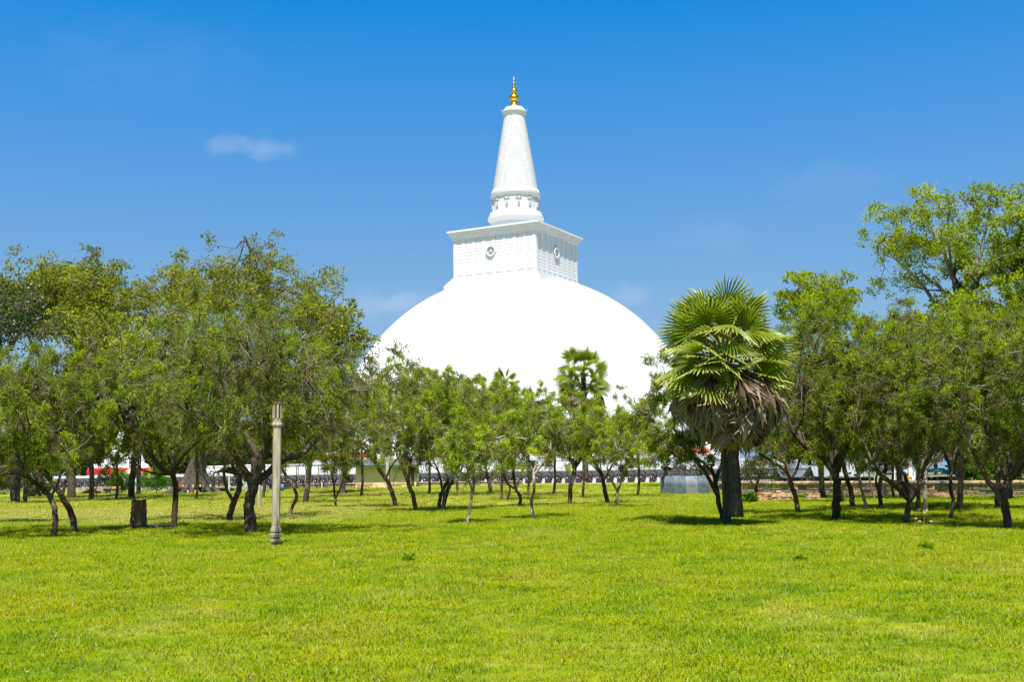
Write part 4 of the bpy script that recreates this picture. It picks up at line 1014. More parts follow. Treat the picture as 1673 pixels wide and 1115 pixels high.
def palm(label, base, base_y, width_px, top_z, R, Lp, n_green, n_dead, seed, lean=0, el_low=-28):
    r = np.random.default_rng(seed)
    if base_y is None: b0 = at_ground(*base)
    else:
        b0 = at_y(base[0], base[1], base_y); b0[2] = float(gz(b0[0], b0[1]))
    e0 = empty('fan_palm', b0, label, 'palm tree', 'fan palms')
    pm = 1 / ppm(b0[1]); rb = width_px * pm / 2
    a = Acc(); n = 40
    Z = np.linspace(-.15, top_z, n)
    P_ = np.stack([lean * (Z / top_z) ** 1.5, Z * 0, Z], 1)
    rad = rb * (1.0 - .2 * np.clip(Z / top_z, 0, 1)) * (1 + .22 * np.exp(-np.maximum(Z, 0) / .35)) * (1 + .035 * np.sin(Z * 9 / max(.6, rb * 3)))
    lum = r.normal(size=(n, 14)) * .035
    tube(a, P_, rad, 14, tint=0, flare=lambda n_, k_: 1 + lum)
    a.obj('trunk', MT['palm_trunk'], e0, smooth=True)
    greens = [frond_mesh(r, R * k, Lp, 26, 2.1, tl, cu, dr).mesh('frond', [MT['palm_leaf'], MT['petiole']]) for k, tl, cu, dr in [(.9, .15, .22, .10), (.95, .35, .35, .16), (.85, .55, .28, .2), (.9, .05, .42, .10), (.95, .8, .3, .25)]]
    deads = [frond_mesh(r, R * 1.0, Lp * 1.2, 28, 1.0, tl, cu, .10, True).mesh('dead_frond', [MT['palm_dead'], MT['petiole_dry']]) for tl, cu in [(.95, .6), (1.25, .9), (.85, .8), (1.1, 1.2)]]
    def put(me, nm, az, el, z, roll, s):
        X = Vector((math.cos(el) * math.cos(az), math.cos(el) * math.sin(az), math.sin(el)))
        Yv = Vector((-math.sin(az), math.cos(az), 0)); Zv = X.cross(Yv)
        Mx = Matrix((X, Yv, Zv)).transposed().to_4x4() @ Matrix.Rotation(roll, 4, 'X')
        o = mk(nm, me, e0)
        o.matrix_local = Matrix.Translation((lean * min(1, z / top_z) ** 1.5, 0, z)) @ Mx @ Matrix.Scale(s, 4)
    for i in range(n_green):
        t = i / max(1, n_green - 1)
        el = D2R(84 - (84 - el_low) * t ** .8 + r.normal() * 5)
        k = 0 if el > .9 else (3 if r.random() < .4 else r.integers(0, 5))
        put(greens[int(k)], 'frond', i * 2.39996 + r.normal() * .15, el, top_z - .10 - .55 * R * t, r.normal() * .6, r.uniform(.88, 1.1))
    for i in range(n_dead):
        t = i / max(1, n_dead - 1)
        put(deads[int(r.integers(0, 4))], 'dead_frond', i * 2.39996 + 1 + r.normal() * .2, D2R(-6 - 44 * t + r.normal() * 7), top_z - .62 * R - .52 * R * t, r.normal() * .45, r.uniform(.7, 1.05))
    return e0
palm('large fan palm with spiky green crown over a thick skirt of dead fronds', (1205, 861), None, 20, 5.42, 1.02, 1.26, 92, 100, 12, lean=-.25, el_low=-42)
palm('tall fan palm with open crown and smooth grey trunk before the dome', (957, 798), 122, 10, 12.1, 1.6, 2.1, 44, 14, 21)
palm('distant small fan palm whose top just clears the middle trees', (826, 799), 140, 7, 12.6, 1.3, 1.2, 24, 6, 9)
# ------------------------------------------------------------------ carved stone pillar
MT['pillar'] = rough_mat('weathered_stone', [(.28, (.22, .17, .11)), (.5, (.52, .44, .30)), (.75, (.76, .66, .47))], 4, .9, 14, .6, .02, 'obj', stretch=(2.6, 2.6, .35), second=(1.3, .5, .62, (.13, .115, .085)))
MT['concrete'] = rough_mat('old_concrete', [(.3, (.42, .39, .33)), (.7, (.60, .57, .50))], 3, .9, 10, .4, .02)
b0 = at_ground(450, 893)
pl = empty('stone_pillar', b0, 'tall weathered pale stone pillar with carved lotus foot and slotted head', 'stone pillar')
pl.rotation_euler = (0, D2R(.35), D2R(12)); pl.scale = (.92, .92, 1)
Hp = 3.42
a = Acc()
lathe(a, [(.085, -.1), (.085, .09)], 8); 
lathe(a, [(.10, .07), (.125, .10), (.128, .14), (.105, .19)], 40, flute=.09, nfl=10)
a.obj('foot', MT['pillar'], pl)
a = Acc(); lathe(a, [(.10, .185), (.134, .21), (.140, .27), (.125, .31), (.105, .325)], 60, flute=.10, nfl=10); lathe(a, [(.11, .315), (.136, .33), (.139, .38), (.128, .41), (.112, .42)], 60, flute=.05, nfl=10)
a.obj('lotus_petals', MT['pillar'], pl)
a = Acc(); lathe(a, [(.118, .41), (.124, .425), (.122, .45), (.106, .46)], 32); a.obj('ring_moulding', MT['pillar'], pl)
a = Acc(); lathe(a, [(.102, .44), (.104, 1.2), (.106, 2.0), (.108, Hp - .56)], 32, flute=.05, nfl=8); a.obj('shaft', MT['pillar'], pl)
a = Acc(); lathe(a, [(.11, Hp - .57), (.128, Hp - .55), (.136, Hp - .52), (.136, Hp - .49), (.122, Hp - .47)], 32); a.obj('collar', MT['pillar'], pl)
a = Acc(); lathe(a, [(.12, Hp - .48), (.122, Hp - .36), (.118, Hp - .34)], 8)
lathe(a, [(.085, Hp - .36), (.085, Hp - .04)], 12)
for k in range(8):
    t = k * math.pi / 4
    box(a, (.118 * math.cos(t), .118 * math.sin(t), Hp - .19), (.028, .045, .34), t)
a.obj('lantern_head', MT['pillar'], pl)
for k in range(7):
    a = Acc(); lathe(a, [(.108, -.011), (.124, -.008), (.124, .008), (.108, .011)], 24); o = a.obj('slat', MT['pillar'], pl); o.location = (0, 0, Hp - .33 + k * .046)
a = Acc(); lathe(a, [(.13, Hp - .03), (.137, Hp - .015), (.137, Hp + .01), (.10, Hp + .03), (.0, Hp + .04)], 24); a.obj('cap', rough_mat('rusty_cap', [(.3, (.10, .045, .03)), (.7, (.20, .10, .07))], 5), pl)
# short white post behind
b0 = at_ground(423, 831)
ps = empty('concrete_post', b0, 'short pale concrete post between the thick dark trunk and stone pillar', 'post')
a = Acc(); bbox_bev(a, (0, 0, .62), (.15, .15, 1.2), .02); a.obj('shaft', MT['concrete'], ps)
a = Acc(); bbox_bev(a, (0, 0, .05), (.22, .22, .14), .02); a.obj('base', MT['concrete'], ps)
# wooden post by the palm
b0 = at_ground(1188, 859)
MT['wood_post'] = rough_mat('greenish_old_wood', [(.3, (.055, .05, .028)), (.7, (.14, .12, .065))], 5, .9, 20, .6, .02, stretch=(2, 2, .2))
wp = empty('timber_post', b0, 'upright squared timber post with dark foot left of the big palm trunk', 'post')
a = Acc(); box(a, (0, 0, 1.75), (.19, .17, 3.3), .2, .96); a.obj('post', MT['wood_post'], wp)
a = Acc(); box(a, (0, 0, .12), (.205, .185, .42), .2); a.obj('foot', rough_mat('dark_wood', [(.3, (.05, .04, .03)), (.7, (.13, .10, .07))], 6), wp)
# ------------------------------------------------------------------ wooden stump and slab
b0 = at_ground(225, 867)
st = empty('wooden_stump', b0, 'thick upright broken wooden stump with furrowed sides in the left grass', 'tree stump')
a = Acc(); n = 16; kk = 26
r = np.random.default_rng(12)
th = np.arange(kk) * 2 * math.pi / kk
prf = 1 + .13 * np.sin(th * 5 + .6) + .09 * np.sin(th * 9) + r.normal(size=kk) * .05
v = []
for i in range(n):
    z = i / (n - 1) * 1.06
    rr_i = (.235 - .02 * z + .05 * math.exp(-z * 6)) * (prf + .03 * r.normal(size=kk))
    tw = .25 * z
    v += [(q * math.cos(t + tw), q * .85 * math.sin(t + tw), z - .05 + (r.normal() * .035 if i == n - 1 else 0)) for q, t in zip(rr_i, th)]
a.add(v, [(i * kk + j, i * kk + (j + 1) % kk, (i + 1) * kk + (j + 1) % kk, (i + 1) * kk + j) for i in range(n - 1) for j in range(kk)])
top = [v[(n - 1) * kk + j] for j in range(kk)]
a.add(top + [(0, 0, .98)], [(j, (j + 1) % kk, kk) for j in range(kk)])
MT['stump'] = rough_mat('furrowed_wood', [(.3, (.075, .045, .02)), (.5, (.24, .15, .07)), (.75, (.48, .36, .20))], 6, .9, 22, .9, .04, stretch=(2, 2, .25))
a.obj('body', MT['stump'], st)
b0 = at_ground(255, 865)
a = Acc(); r = np.random.default_rng(3)
v = [(x_ * .62 + r.normal() * .03, y_ * .22 + r.normal() * .03, z_) for z_ in (-.05, .10, .13) for x_, y_ in [(-1, -1), (-.3, -1.15), (.4, -.9), (1, -1), (1.05, .2), (.9, 1), (.1, 1.1), (-.8, .95)]]
a.add(v, [(k * 8 + i, k * 8 + (i + 1) % 8, (k + 1) * 8 + (i + 1) % 8, (k + 1) * 8 + i) for k in range(2) for i in range(8)]); a.f.append(np.array([[16 + i for i in range(8)]])); a.mi.append(np.zeros(1, int))
o = a.obj('stone_slab', rough_mat('grey_brown_stone', [(.3, (.16, .13, .10)), (.7, (.32, .27, .21))], 4, .9, 12, .7, .03)); o.location = b0; tag(o, 'flat grey-brown stone slab lying between the wooden stump and dark trunk', 'stone slab')
# ------------------------------------------------------------------ stone boundary wall on the right
bw0, bw1 = at_y(1178, 804, 86), at_y(1790, 812, 62); bw0[2] = float(gz(bw0[0], bw0[1])); bw1[2] = 0
dv = bw1 - bw0; Lw = float(np.hypot(dv[0], dv[1])); rzw = math.atan2(dv[1], dv[0])
sw = empty('stone_wall', (bw0[0], bw0[1], -.02), 'long low wall of tan and dark stone blocks behind the right grove', 'stone wall', None, rzw)
MT['blk'] = [rough_mat('stone_' + n_, [(.3, c1), (.7, c2)], 3, .92, 9, .8, .05, second=(1.6, .56, .70, (.09, .075, .06))) for n_, c1, c2 in [('dark', (.09, .075, .06), (.22, .18, .14)), ('brown', (.26, .18, .11), (.42, .30, .19)), ('tan', (.50, .33, .15), (.68, .48, .25)), ('grey', (.22, .185, .15), (.38, .32, .26))]]
def block_mesh(r, name, m, sx, sy, sz, bev=.04):
    a = Acc(); bbox_bev(a, (0, 0, 0), (sx, sy, sz), bev)
    a.v[-1] = a.v[-1] + r.normal(size=a.v[-1].shape) * min(sx, sz) * .025
    return a.mesh(name, m)
r = np.random.default_rng(31)
blk = [block_mesh(r, 'stone', MT['blk'][int(r.choice([0, 2, 1, 3, 2, 1, 3]))], sx, .42, .33) for sx in (.55, .62, .7, .8, .9) for _ in range(4)]
blen = [sx for sx in (.55, .62, .7, .8, .9) for _ in range(4)]
for row in range(2):
    x_ = -.3 * row
    while x_ < Lw:
        j = int(r.integers(0, len(blk)))
        mk('stone', blk[j], sw, (x_ + blen[j] / 2, r.normal() * .015, .17 + row * .345), (0, r.normal() * .01, 0))
        x_ += blen[j] + .012
cap = [block_mesh(r, 'coping_stone', MT['blk'][k_], 1.25, .56, .24, .08) for k_ in (1, 2, 3, 1, 2)]
x_ = 0
while x_ < Lw:
    mk('coping_stone', cap[int(r.integers(0, 5))], sw, (x_ + .62, -.02, .815), (0, r.normal() * .008, 0)); x_ += 1.26
a = Acc(); box(a, (Lw / 2, .05, .35), (Lw, .30, .66)); a.obj('core', MT['blk'][0], sw)
# brick heaps
def brick_heap(px, py, label, wn, hn, dn, seed, mats):
    b0 = at_ground(px, py); r = np.random.default_rng(seed)
    e0 = empty('brick_heap', b0, label, 'bricks', 'brick heaps by the stone wall')
    ms = []
    for m_ in mats:
        a = Acc(); bbox_bev(a, (0, 0, 0), (.25, .13, .085), .008); ms.append(a.mesh('brick', m_))
    for d in range(dn):
        for h in range(hn):
            for w_ in range(wn):
                if h > hn * .55 and r.random() < .35 * (h - hn * .5): continue
                if h == hn - 1 and r.random() < .3: continue
                end = r.random() < .3
                mk('brick', ms[int(r.integers(0, len(ms)))], e0, ((w_ - wn / 2 + .5) * .262 + r.normal() * .014 + (h % 2) * .06, d * .15 + r.normal() * .02, .04 + h * .0875), (r.normal() * .05, r.normal() * .05, r.normal() * .12 + (1.2 if end and h == hn - 1 else 0)))
MT['bricks'] = [plain('brick_' + n_, c_, .9, 0, .2, 8) for n_, c_ in [('orange', (.62, .30, .15)), ('pale', (.70, .47, .30)), ('red', (.42, .18, .10)), ('buff', (.66, .42, .24))]]
brick_heap(1268, 818, 'long low stack of orange bricks behind the limb-reaching slim tree', 8, 6, 2, 1, MT['bricks'])
brick_heap(1328, 818, 'short loose pile of pale orange bricks, right one of the two heaps', 3, 5, 2, 2, MT['bricks'])
# dirt mound, blue bin
b0 = at_ground(1537, 814)
a = Acc(); r = np.random.default_rng(5); v = []; f = []
for i in range(9):
    q = i / 8
    for j in range(22):
        t = j * 2 * math.pi / 22
        v.append((1.0 * (1 - q) * math.cos(t) * (1 + .1 * r.normal()), .6 * (1 - q) * math.sin(t), .34 * (1 - (1 - q) ** 1.7) * (1 + .08 * r.normal()) - .03))
for i in range(8):
    for j in range(22): f.append((i * 22 + j, i * 22 + (j + 1) % 22, (i + 1) * 22 + (j + 1) % 22, (i + 1) * 22 + j))
a.add(v, f); o = a.obj('earth_mound', rough_mat('red_earth', [(.3, (.20, .10, .055)), (.7, (.36, .20, .11))], 4, .95, 16, .9, .04), smooth=True); o.location = b0; tag(o, 'low reddish earth mound in the grass before the stone wall', 'earth mound')
p = at_y(1264, 803, 82)
a = Acc(); lathe(a, [(.15, 0), (.18, .02), (.20, .42), (.215, .43), (.215, .47), (.19, .47), (.17, .1)], 20); o = a.obj('blue_bin', plain('blue_plastic', (.01, .13, .62), .4)); o.location = (p[0], p[1], .0); tag(o, 'small bright blue plastic bin behind the long brick stack', 'bin')
# ------------------------------------------------------------------ corrugated enclosure
b0 = at_ground(1125, 807)
en = empty('corrugated_enclosure', b0, 'round enclosure of rusty blue-grey corrugated sheets on the grass', 'metal enclosure')
zn = [rough_mat('zinc_' + n_, [(.3, c1), (.7, c2)], 2.2, .6, 8, .2, .02, second=(1.4, lo, lo + .14, (.26, .15, .08))) for n_, c1, c2, lo in [('blue', (.06, .095, .115), (.17, .22, .245), .56), ('pale', (.15, .18, .19), (.28, .31, .31), .56), ('rust', (.22, .14, .09), (.40, .29, .21), .45)]]
Re = 2.05; ns = 14
def sheet(m_, w_, h_, name='corrugated_sheet'):
    a = Acc(); n = 29
    v = [(-w_ / 2 + w_ * i / (n - 1), .022 * math.sin(i * math.pi / 2), z) for z in (0, h_ * .5, h_) for i in range(n)] + [(-w_ / 2 + w_ * i / (n - 1), .022 * math.sin(i * math.pi / 2) + .004, z) for z in (h_, h_ * .5, 0) for i in range(n)]
    a.add(v, [(k * n + i, k * n + i + 1, (k + 1) * n + i + 1, (k + 1) * n + i) for k in range(5) for i in range(n - 1)])
    return a.mesh(name, m_, True)
shm = [sheet(z_, .96, 1.36) for z_ in zn]
order = [0, 1, 0, 0, 1, 0, 2, 0, 0, 1, 0, 0, 1, 0]
for k in range(ns):
    t = 2 * math.pi * k / ns - math.pi / 2 - .9
    o = mk('corrugated_sheet', shm[order[(k + 2) % ns]], en, (Re * math.cos(t), Re * math.sin(t) * .8, -.03 + rr.uniform(-.03, .03)), (rr.uniform(-.03, .03), 0, math.atan2(math.cos(t) * .8, -math.sin(t)) + math.pi))
MT['pole'] = plain('dark_pole', (.07, .06, .05), .8)
for dx, dy, h_ in [(-1.9, -.6, 2.1), (-.5, -1.5, 2.2), (.75, -1.4, 2.3), (1.7, -.7, 2.2), (0, 1.5, 2.2), (-1.7, .8, 2.1)]:
    a = Acc(); tube(a, [(dx, dy, 0), (dx + .03, dy, h_ / 2), (dx, dy, h_)], .028, 6, caps=True); a.obj('pole', MT['pole'], en)
a = Acc()
for P0, P1, sg in [((-1.9, -.6, 2.1), (-.5, -1.5, 2.15), .12), ((-.5, -1.5, 2.1), (.75, -1.4, 2.1), .1), ((.75, -1.4, 2.2), (1.7, -.7, 2.1), .12), ((-1.9, -.6, 1.75), (.75, -1.4, 1.9), .2)]:
    P0, P1 = np.array(P0), np.array(P1)
    a = Acc(); tube(a, [P0, P0 * .6 + P1 * .4 - np.array([0, 0, sg]), P0 * .3 + P1 * .7 - np.array([0, 0, sg * .8]), P1], .016, 5); a.obj('cross_bar', MT['pole'], en)
a = Acc(); v = [(-2.1 + 1.9 * i / 6, -1.1 + 1.2 * j / 3 , 1.95 - .10 * i / 6 + .16 * math.sin(i * 1.3 + j) + (.12 if j == 1 else 0)) for j in range(4) for i in range(7)]
a.add(v, [(j * 7 + i, j * 7 + i + 1, (j + 1) * 7 + i + 1, (j + 1) * 7 + i) for j in range(3) for i in range(6)]); a.obj('dark_tarpaulin', plain('dark_tarpaulin', (.03, .03, .028), .7), en)
# ------------------------------------------------------------------ cream shed with tin roof
YS = 140.0
p0, p1 = at_y(581, 797, YS), at_y(680, 797, YS)
gsh = float(gz(0, YS)) if False else float(at_y(630, 797, YS)[2])
xc = (p0[0] + p1[0]) / 2; ww = p1[0] - p0[0]
shd = empty('cream_shed', (xc, YS, gsh), 'cream walled shed with grey corrugated roof and green fascia', 'shed')
m, nt, b = mat('cream_plaster', rough=.9, spec=.1)
ob = objc(nt); c = ramp(nt, noise(nt, .8, 5, ob), [(.3, (.86, .64, .38)), (.7, (.96, .78, .50))])
sp = N(nt, 'ShaderNodeSeparateXYZ'); nt.links.new(ob, sp.inputs[0])
st1 = N(nt, 'ShaderNodeMath', operation='MULTIPLY'); nt.links.new(mapr(nt, noise(nt, .9, 5, vscale(nt, ob, (.5, 1, 1.5))), .5, .64), st1.inputs[0]); nt.links.new(mapr(nt, sp.outputs['Z'], 1.7, 3.0, 0, .35), st1.inputs[1])
c = mixc(nt, st1.outputs[0], c, (.22, .28, .13))
st2 = N(nt, 'ShaderNodeMath', operation='MULTIPLY'); nt.links.new(mapr(nt, noise(nt, 1.1, 5, ob), .42, .56), st2.inputs[0]); nt.links.new(mapr(nt, sp.outputs['Z'], .75, .3), st2.inputs[1])
c = mixc(nt, st2.outputs[0], c, (.42, .25, .14))
nt.links.new(c, b.inputs['Base Color']); bump(nt, b, noise(nt, 6, 5, ob), .3, .02)
MT['cream'] = m
a = Acc(); box(a, (0, 2.2, 1.2), (ww, 4.4, 2.7)); a.obj('wall', MT['cream'], shd)
a = Acc(); n = 120; rw = ww + .9
v = [(-rw / 2 - .15 + rw * i / (n - 1), y_, z_ + .04 * math.sin(i * 1.3)) for y_, z_ in ((-.85, 2.72), (2.2, 3.55), (5.2, 2.75)) for i in range(n)]
a.add(v, [(k * n + i, k * n + i + 1, (k + 1) * n + i + 1, (k + 1) * n + i) for k in range(2) for i in range(n - 1)])
a.obj('corrugated_roof', rough_mat('grey_tin', [(.3, (.11, .095, .09)), (.7, (.25, .22, .205))], 1.5, .7), shd)
a = Acc(); box(a, (-.15, -.78, 2.56), (rw - .1, .06, .26)); a.obj('fascia', plain('dark_green_paint', (.05, .16, .07), .6), shd)
a = Acc(); box(a, (ww / 2 - .42, -.03, 1.25), (.36, .08, 2.4)); a.obj('door_frame', MT['pole'], shd)
for k in range(12):
    a = Acc(); box(a, (ww / 2 - .42, -.09, .25 + k * .18), (.30, .04, .09), rot=Matrix.Rotation(.5, 3, 'X')); a.obj('louvre', plain('brown_slat', (.16, .11, .07), .8) if k == 0 else bpy.data.materials['brown_slat'], shd)
bx_ = empty('x', (0, 0, 0), 'x', 'x'); bpy.data.objects.remove(bx_)
pm = YS / FPX
a = Acc(); box(a, ((648 - 630.5) * pm, -.12, (797 - 771) * pm), (.55, .22, .55)); mb = a.obj('meter_box', MT['white_old'], shd)
a = Acc(); box(a, ((648 - 630.5) * pm, -.24, (797 - 770.5) * pm), (.22, .03, .2)); a.obj('dial_window', MT['pole'], mb)
a = Acc(); tube(a, [((646 - 630.5) * pm, -.1, 1.7), ((646 - 630.5) * pm, -.1, 1.1), ((643 - 630.5) * pm, -.1, 1.0), ((643 - 630.5) * pm, -.1, .1)], .03, 5); a.obj('conduit', MT['pole'], shd)
p = at_y(633, 799, 134)
up = empty('utility_pole', (p[0], 134, p[2]), 'short concrete utility pole in front of the cream shed', 'pole')
a = Acc(); box(a, (0, 0, 2.0), (.36, .3, 4.1), 0, .8); a.obj('pole', MT['concrete'], up)
a = Acc(); tube(a, [(.25, -.1, 0), (.25, -.1, 3.0)], .05, 6); a.obj('cable_pipe', MT['pole'], up)
# ------------------------------------------------------------------ open pole shelter and low wall
YP = 131.0; pm = YP / FPX
g0 = float(at_y(500, 803.5, YP)[2])
xL, xR = at_y(446, 803, YP)[0], at_y(580, 803, YP)[0]
pv = empty('open_shelter', (xL, YP, g0), 'long open shelter with thin flat roof on slim poles left of the cream shed', 'shelter')
ztop = (803.5 - 762) * pm
a = Acc(); box(a, ((xR - xL) / 2, 2, ztop + .06), (xR - xL + .5, 4.6, .14)); a.obj('roof', rough_mat('grey_sheet', [(.3, (.30, .29, .27)), (.7, (.46, .44, .41))], 2), pv)
for px, wht in [(446, 0), (462, 0), (480, 0), (487, 0), (499, 1), (508, 0), (520, 0), (526, 1), (535, 0), (552, 1), (561, 0)]:
    x_ = (at_y(px, 803, YP)[0] - xL)
    a = Acc(); lathe(a, [(.075 if wht else .05, -.1), (.075 if wht else .05, ztop if px != 526 else .95)], 8, (x_, 0 if px % 3 else 1.5, 0)); a.obj('post', MT['white_old'] if wht else plain('grey_post_%d' % px, (.20, .17, .14), .8), pv)
def lowwall(px0, px1, Y, ztop_, label, m_, seed):
    r = np.random.default_rng(seed)
    A_, B_ = at_y(px0, 797, Y), at_y(px1, 797, Y)
    zg = float(gz((A_[0] + B_[0]) / 2, Y))
    e0 = empty('low_wall', (A_[0], Y, zg - .05), label, 'low wall', 'low walls before the platform')
    L_ = B_[0] - A_[0]; x_ = 0
    ms = [block_mesh(r, 'stone', mm, 1.5, .6, ztop_ - .2, .06) for mm in m_]; cp = [block_mesh(r, 'coping_stone', mm, 1.9, .75, .2, .07) for mm in m_]
    while x_ < L_:
        mk('stone', ms[int(r.integers(0, len(ms)))], e0, (x_ + .75, 0, (ztop_ - .2) / 2)); x_ += 1.51
    x_ = 0
    while x_ < L_:
        mk('coping_stone', cp[int(r.integers(0, len(cp)))], e0, (x_ + .95, 0, ztop_ - .1)); x_ += 1.91
PW = [rough_mat('pinkish_stone_' + n_, [(.3, c1), (.7, c2)], 2, .92, 8, .5, .04) for n_, c1, c2 in [('warm', (.38, .24, .17), (.52, .36, .27)), ('dull', (.30, .21, .16), (.44, .32, .25))]]
lowwall(440, 580, 146, .62, 'low pinkish stone wall behind the open shelter', PW, 1)
lowwall(684, 850, 148, .58, 'low pinkish stone wall right of the cream shed', PW, 2)
lowwall(343, 372, 141, .5, 'short tan stone beam left of the white goal frame', PW, 3)
# ------------------------------------------------------------------ white tubular frame
Yg = 128.0; pm = Yg / FPX
A_ = at_y(374, 806, Yg)
gf = empty('goal_frame', (A_[0], Yg, float(gz(A_[0], Yg))), 'white tubular goal frame standing behind the forked trunks', 'goal frame')
hh = (806 - 764) * pm; wd = 62 * pm
for n_, P_ in [('post', [(0, 0, 0), (0, 0, hh)]), ('crossbar', [(0, 0, hh), (wd, 0, hh)]), ('post', [(wd, 0, 0), (wd, 0, hh)]), ('back_stay', [(0, 0, hh), (.9, 1.6, hh * .55), (1.6, 2.0, 0)]), ('post', [(1.65, 1.2, 0), (1.65, 1.2, 1.1)])]:
    a = Acc(); tube(a, np.array(P_) if len(P_) > 2 else [P_[0], tuple((np.array(P_[0]) + np.array(P_[1])) / 2), P_[1]], .075, 7, caps=True); a.obj(n_, MT['white'], gf)
# ------------------------------------------------------------------ ruined ledge, leaning slab, orange bundle
rb = at_ground(160, 807)
ru = empty('stone_ledge', rb, 'low ruined brown stone ledge beyond the dirt path at left', 'stone ruin')
r = np.random.default_rng(17)
RM = [MT['blk'][1], MT['blk'][2], MT['blk'][3], PW[0]]
for row in range(3):
    x_ = -2.6 + row * .3
    while x_ < 2.6 - row * .2:
        L_ = r.uniform(.5, 1.1); mk('stone', block_mesh(r, 'stone', RM[int(r.integers(0, 4))], L_, .7 + r.uniform(0, .5), .28, .05), ru, (x_ + L_ / 2, r.normal() * .12, .13 + row * .27), (0, r.normal() * .03, r.normal() * .06)); x_ += L_ + .03
mk('leaning_slab', block_mesh(r, 'leaning_slab', RM[0], 1.9, .4, .2, .05), ru, (-1.1, -.9, .45), (0, -.45, .1))
mk('loose_stone', block_mesh(r, 'loose_stone', RM[1], .7, .5, .4, .1), ru, (-2.4, -.8, .15), (0, .1, .3))
b0 = at_ground(103, 829)
a = Acc(); ell(a, (0, 0, .12), (.17, .15, .17), 10, 6); ell(a, (.12, .02, .06), (.13, .1, .1), 8, 5); o = a.obj('orange_bundle', plain('orange_plastic', (.80, .22, .05), .5), smooth=True); o.location = b0; tag(o, 'small orange bundle on the grass between the two arching trunks', 'bundle')
# ------------------------------------------------------------------ bushes
def bush(px, py, wpx, hpx, label, leaf='bush', seed=0, Y=None, group='bushes', tips=30, nlf=90, name='bush'):
    r = np.random.default_rng(seed + 500)
    b0 = at_ground(px, py) if Y is None else at_y(px, py, Y)
    b0[2] = float(gz(b0[0], b0[1]))
    e0 = empty(name, b0, label, 'bush', group); pm = b0[1] / FPX
    R = np.array([wpx / 2 * pm, wpx / 2 * pm * .8, hpx / 2 * pm])
    tp = crown_tips((0, 0, R[2]), R, tips, r, .95); tp[:, 2] = np.maximum(tp[:, 2], .08)
    br = Acc(); ends = []
    grow(br, np.array([0, 0, -.05]), np.array([0, 0, 1.]), tp, .03 + R[2] * .02, r, .008, ends=ends, pale=.3)
    lf = Acc(); rp = max(.05, R[0] * .30)
    foliage_puff(lf, ends, np.array([0, 0, R[2]]), r, nlf, .085 * (b0[1] / 35) ** .6, .06 * (b0[1] / 35) ** .6, rp, br, .02)
    br.obj('stems', MT['bark'], e0); lf.obj('foliage', MT[leaf], e0)
    return e0
bush(200, 806, 52, 34, 'bright green leafy bush right of the ruined ledge', seed=1, tips=40)
bush(256, 805, 56, 36, 'green bush between the stump and the flag-hung fig trunk', seed=2, tips=40)
bush(1224, 824, 26, 16, 'low dark green shrub right behind the big palm foot', 'bush', 3)
bush(60, 812, 34, 14, 'low dark bush behind the arching left trunks', 'dark', 4)
for k, (px, w_, h_, Y_) in enumerate([(1582, 60, 48, 96), (1622, 64, 56, 92), (1668, 70, 60, 90), (1715, 60, 56, 88), (1600, 60, 60, 108), (1650, 70, 70, 106)]):
    bush(px, 790, w_, h_, ['broad green bush behind the stone wall, leftmost of the row', 'second bush of the row behind the stone wall', 'bush behind the stone wall below the rightmost tree', 'bush behind the stone wall outside the right edge', 'taller bush at the back of the row, left one', 'taller bush at the back of the row, right one'][k], 'far' if k > 3 else 'bush', 10 + k, Y_, 'bushes behind the stone wall', 40, 110)
for k, (px, w_, h_, Y_) in enumerate([(10, 60, 34, 150), (60, 50, 26, 160), (470, 0, 0, 0), (1235, 60, 40, 150), (700, 0, 0, 0)]):
    if w_: bush(px, 796, w_, h_, ['dull green thicket at the far left edge', 'small dull thicket left of the platform end', '', 'dull green thicket between the platform and stone wall', ''][k], 'far', 30 + k, Y_, 'far thickets', 34, 100)
for k, (px, py, w_, h_) in enumerate([(667, 919, 24, 9), (1311, 920, 22, 9), (1514, 900, 20, 6)]):
    bush(px, py, w_, h_, ['small dark green weed clump in the lawn left of centre', 'small dark green weed clump in the lawn at right', 'low weed tuft near the right grove shadow', 'low weed tuft in the right foreground lawn', 'low weed tuft in the lawn right of the clump at right'][k], 'weed', 40 + k, None, 'weeds in the lawn', 12, 30, 'weed')
# dry flower stalks
r = np.random.default_rng(8)
MT['dry'] = plain('dry_stalk', (.42, .28, .16), .9)
for k, (px, py) in enumerate([(1494, 866), (1500, 872), (1509, 866), (1519, 872)]):
    b0 = at_ground(px, py)
    e0 = empty('dry_weed', b0, ['dry brown seed stalk, leftmost of four before the right grove', 'dry brown seed stalk, second of four before the right grove', 'tallest dry brown seed stalk before the right grove', 'dry brown seed stalk, rightmost of four before the right grove'][k], 'weed', 'dry seed stalks')
    h_ = .28 if k != 2 else .42
    a = Acc(); tube(a, [(0, 0, 0), (.02, 0, h_ * .6), (.05, 0, h_)], .006, 4); a.obj('stalk', MT['dry'], e0)
    a = Acc(); ell(a, (.05, 0, h_), (.05, .05, .035), 8, 5); a.obj('seed_head', MT['dry'], e0)
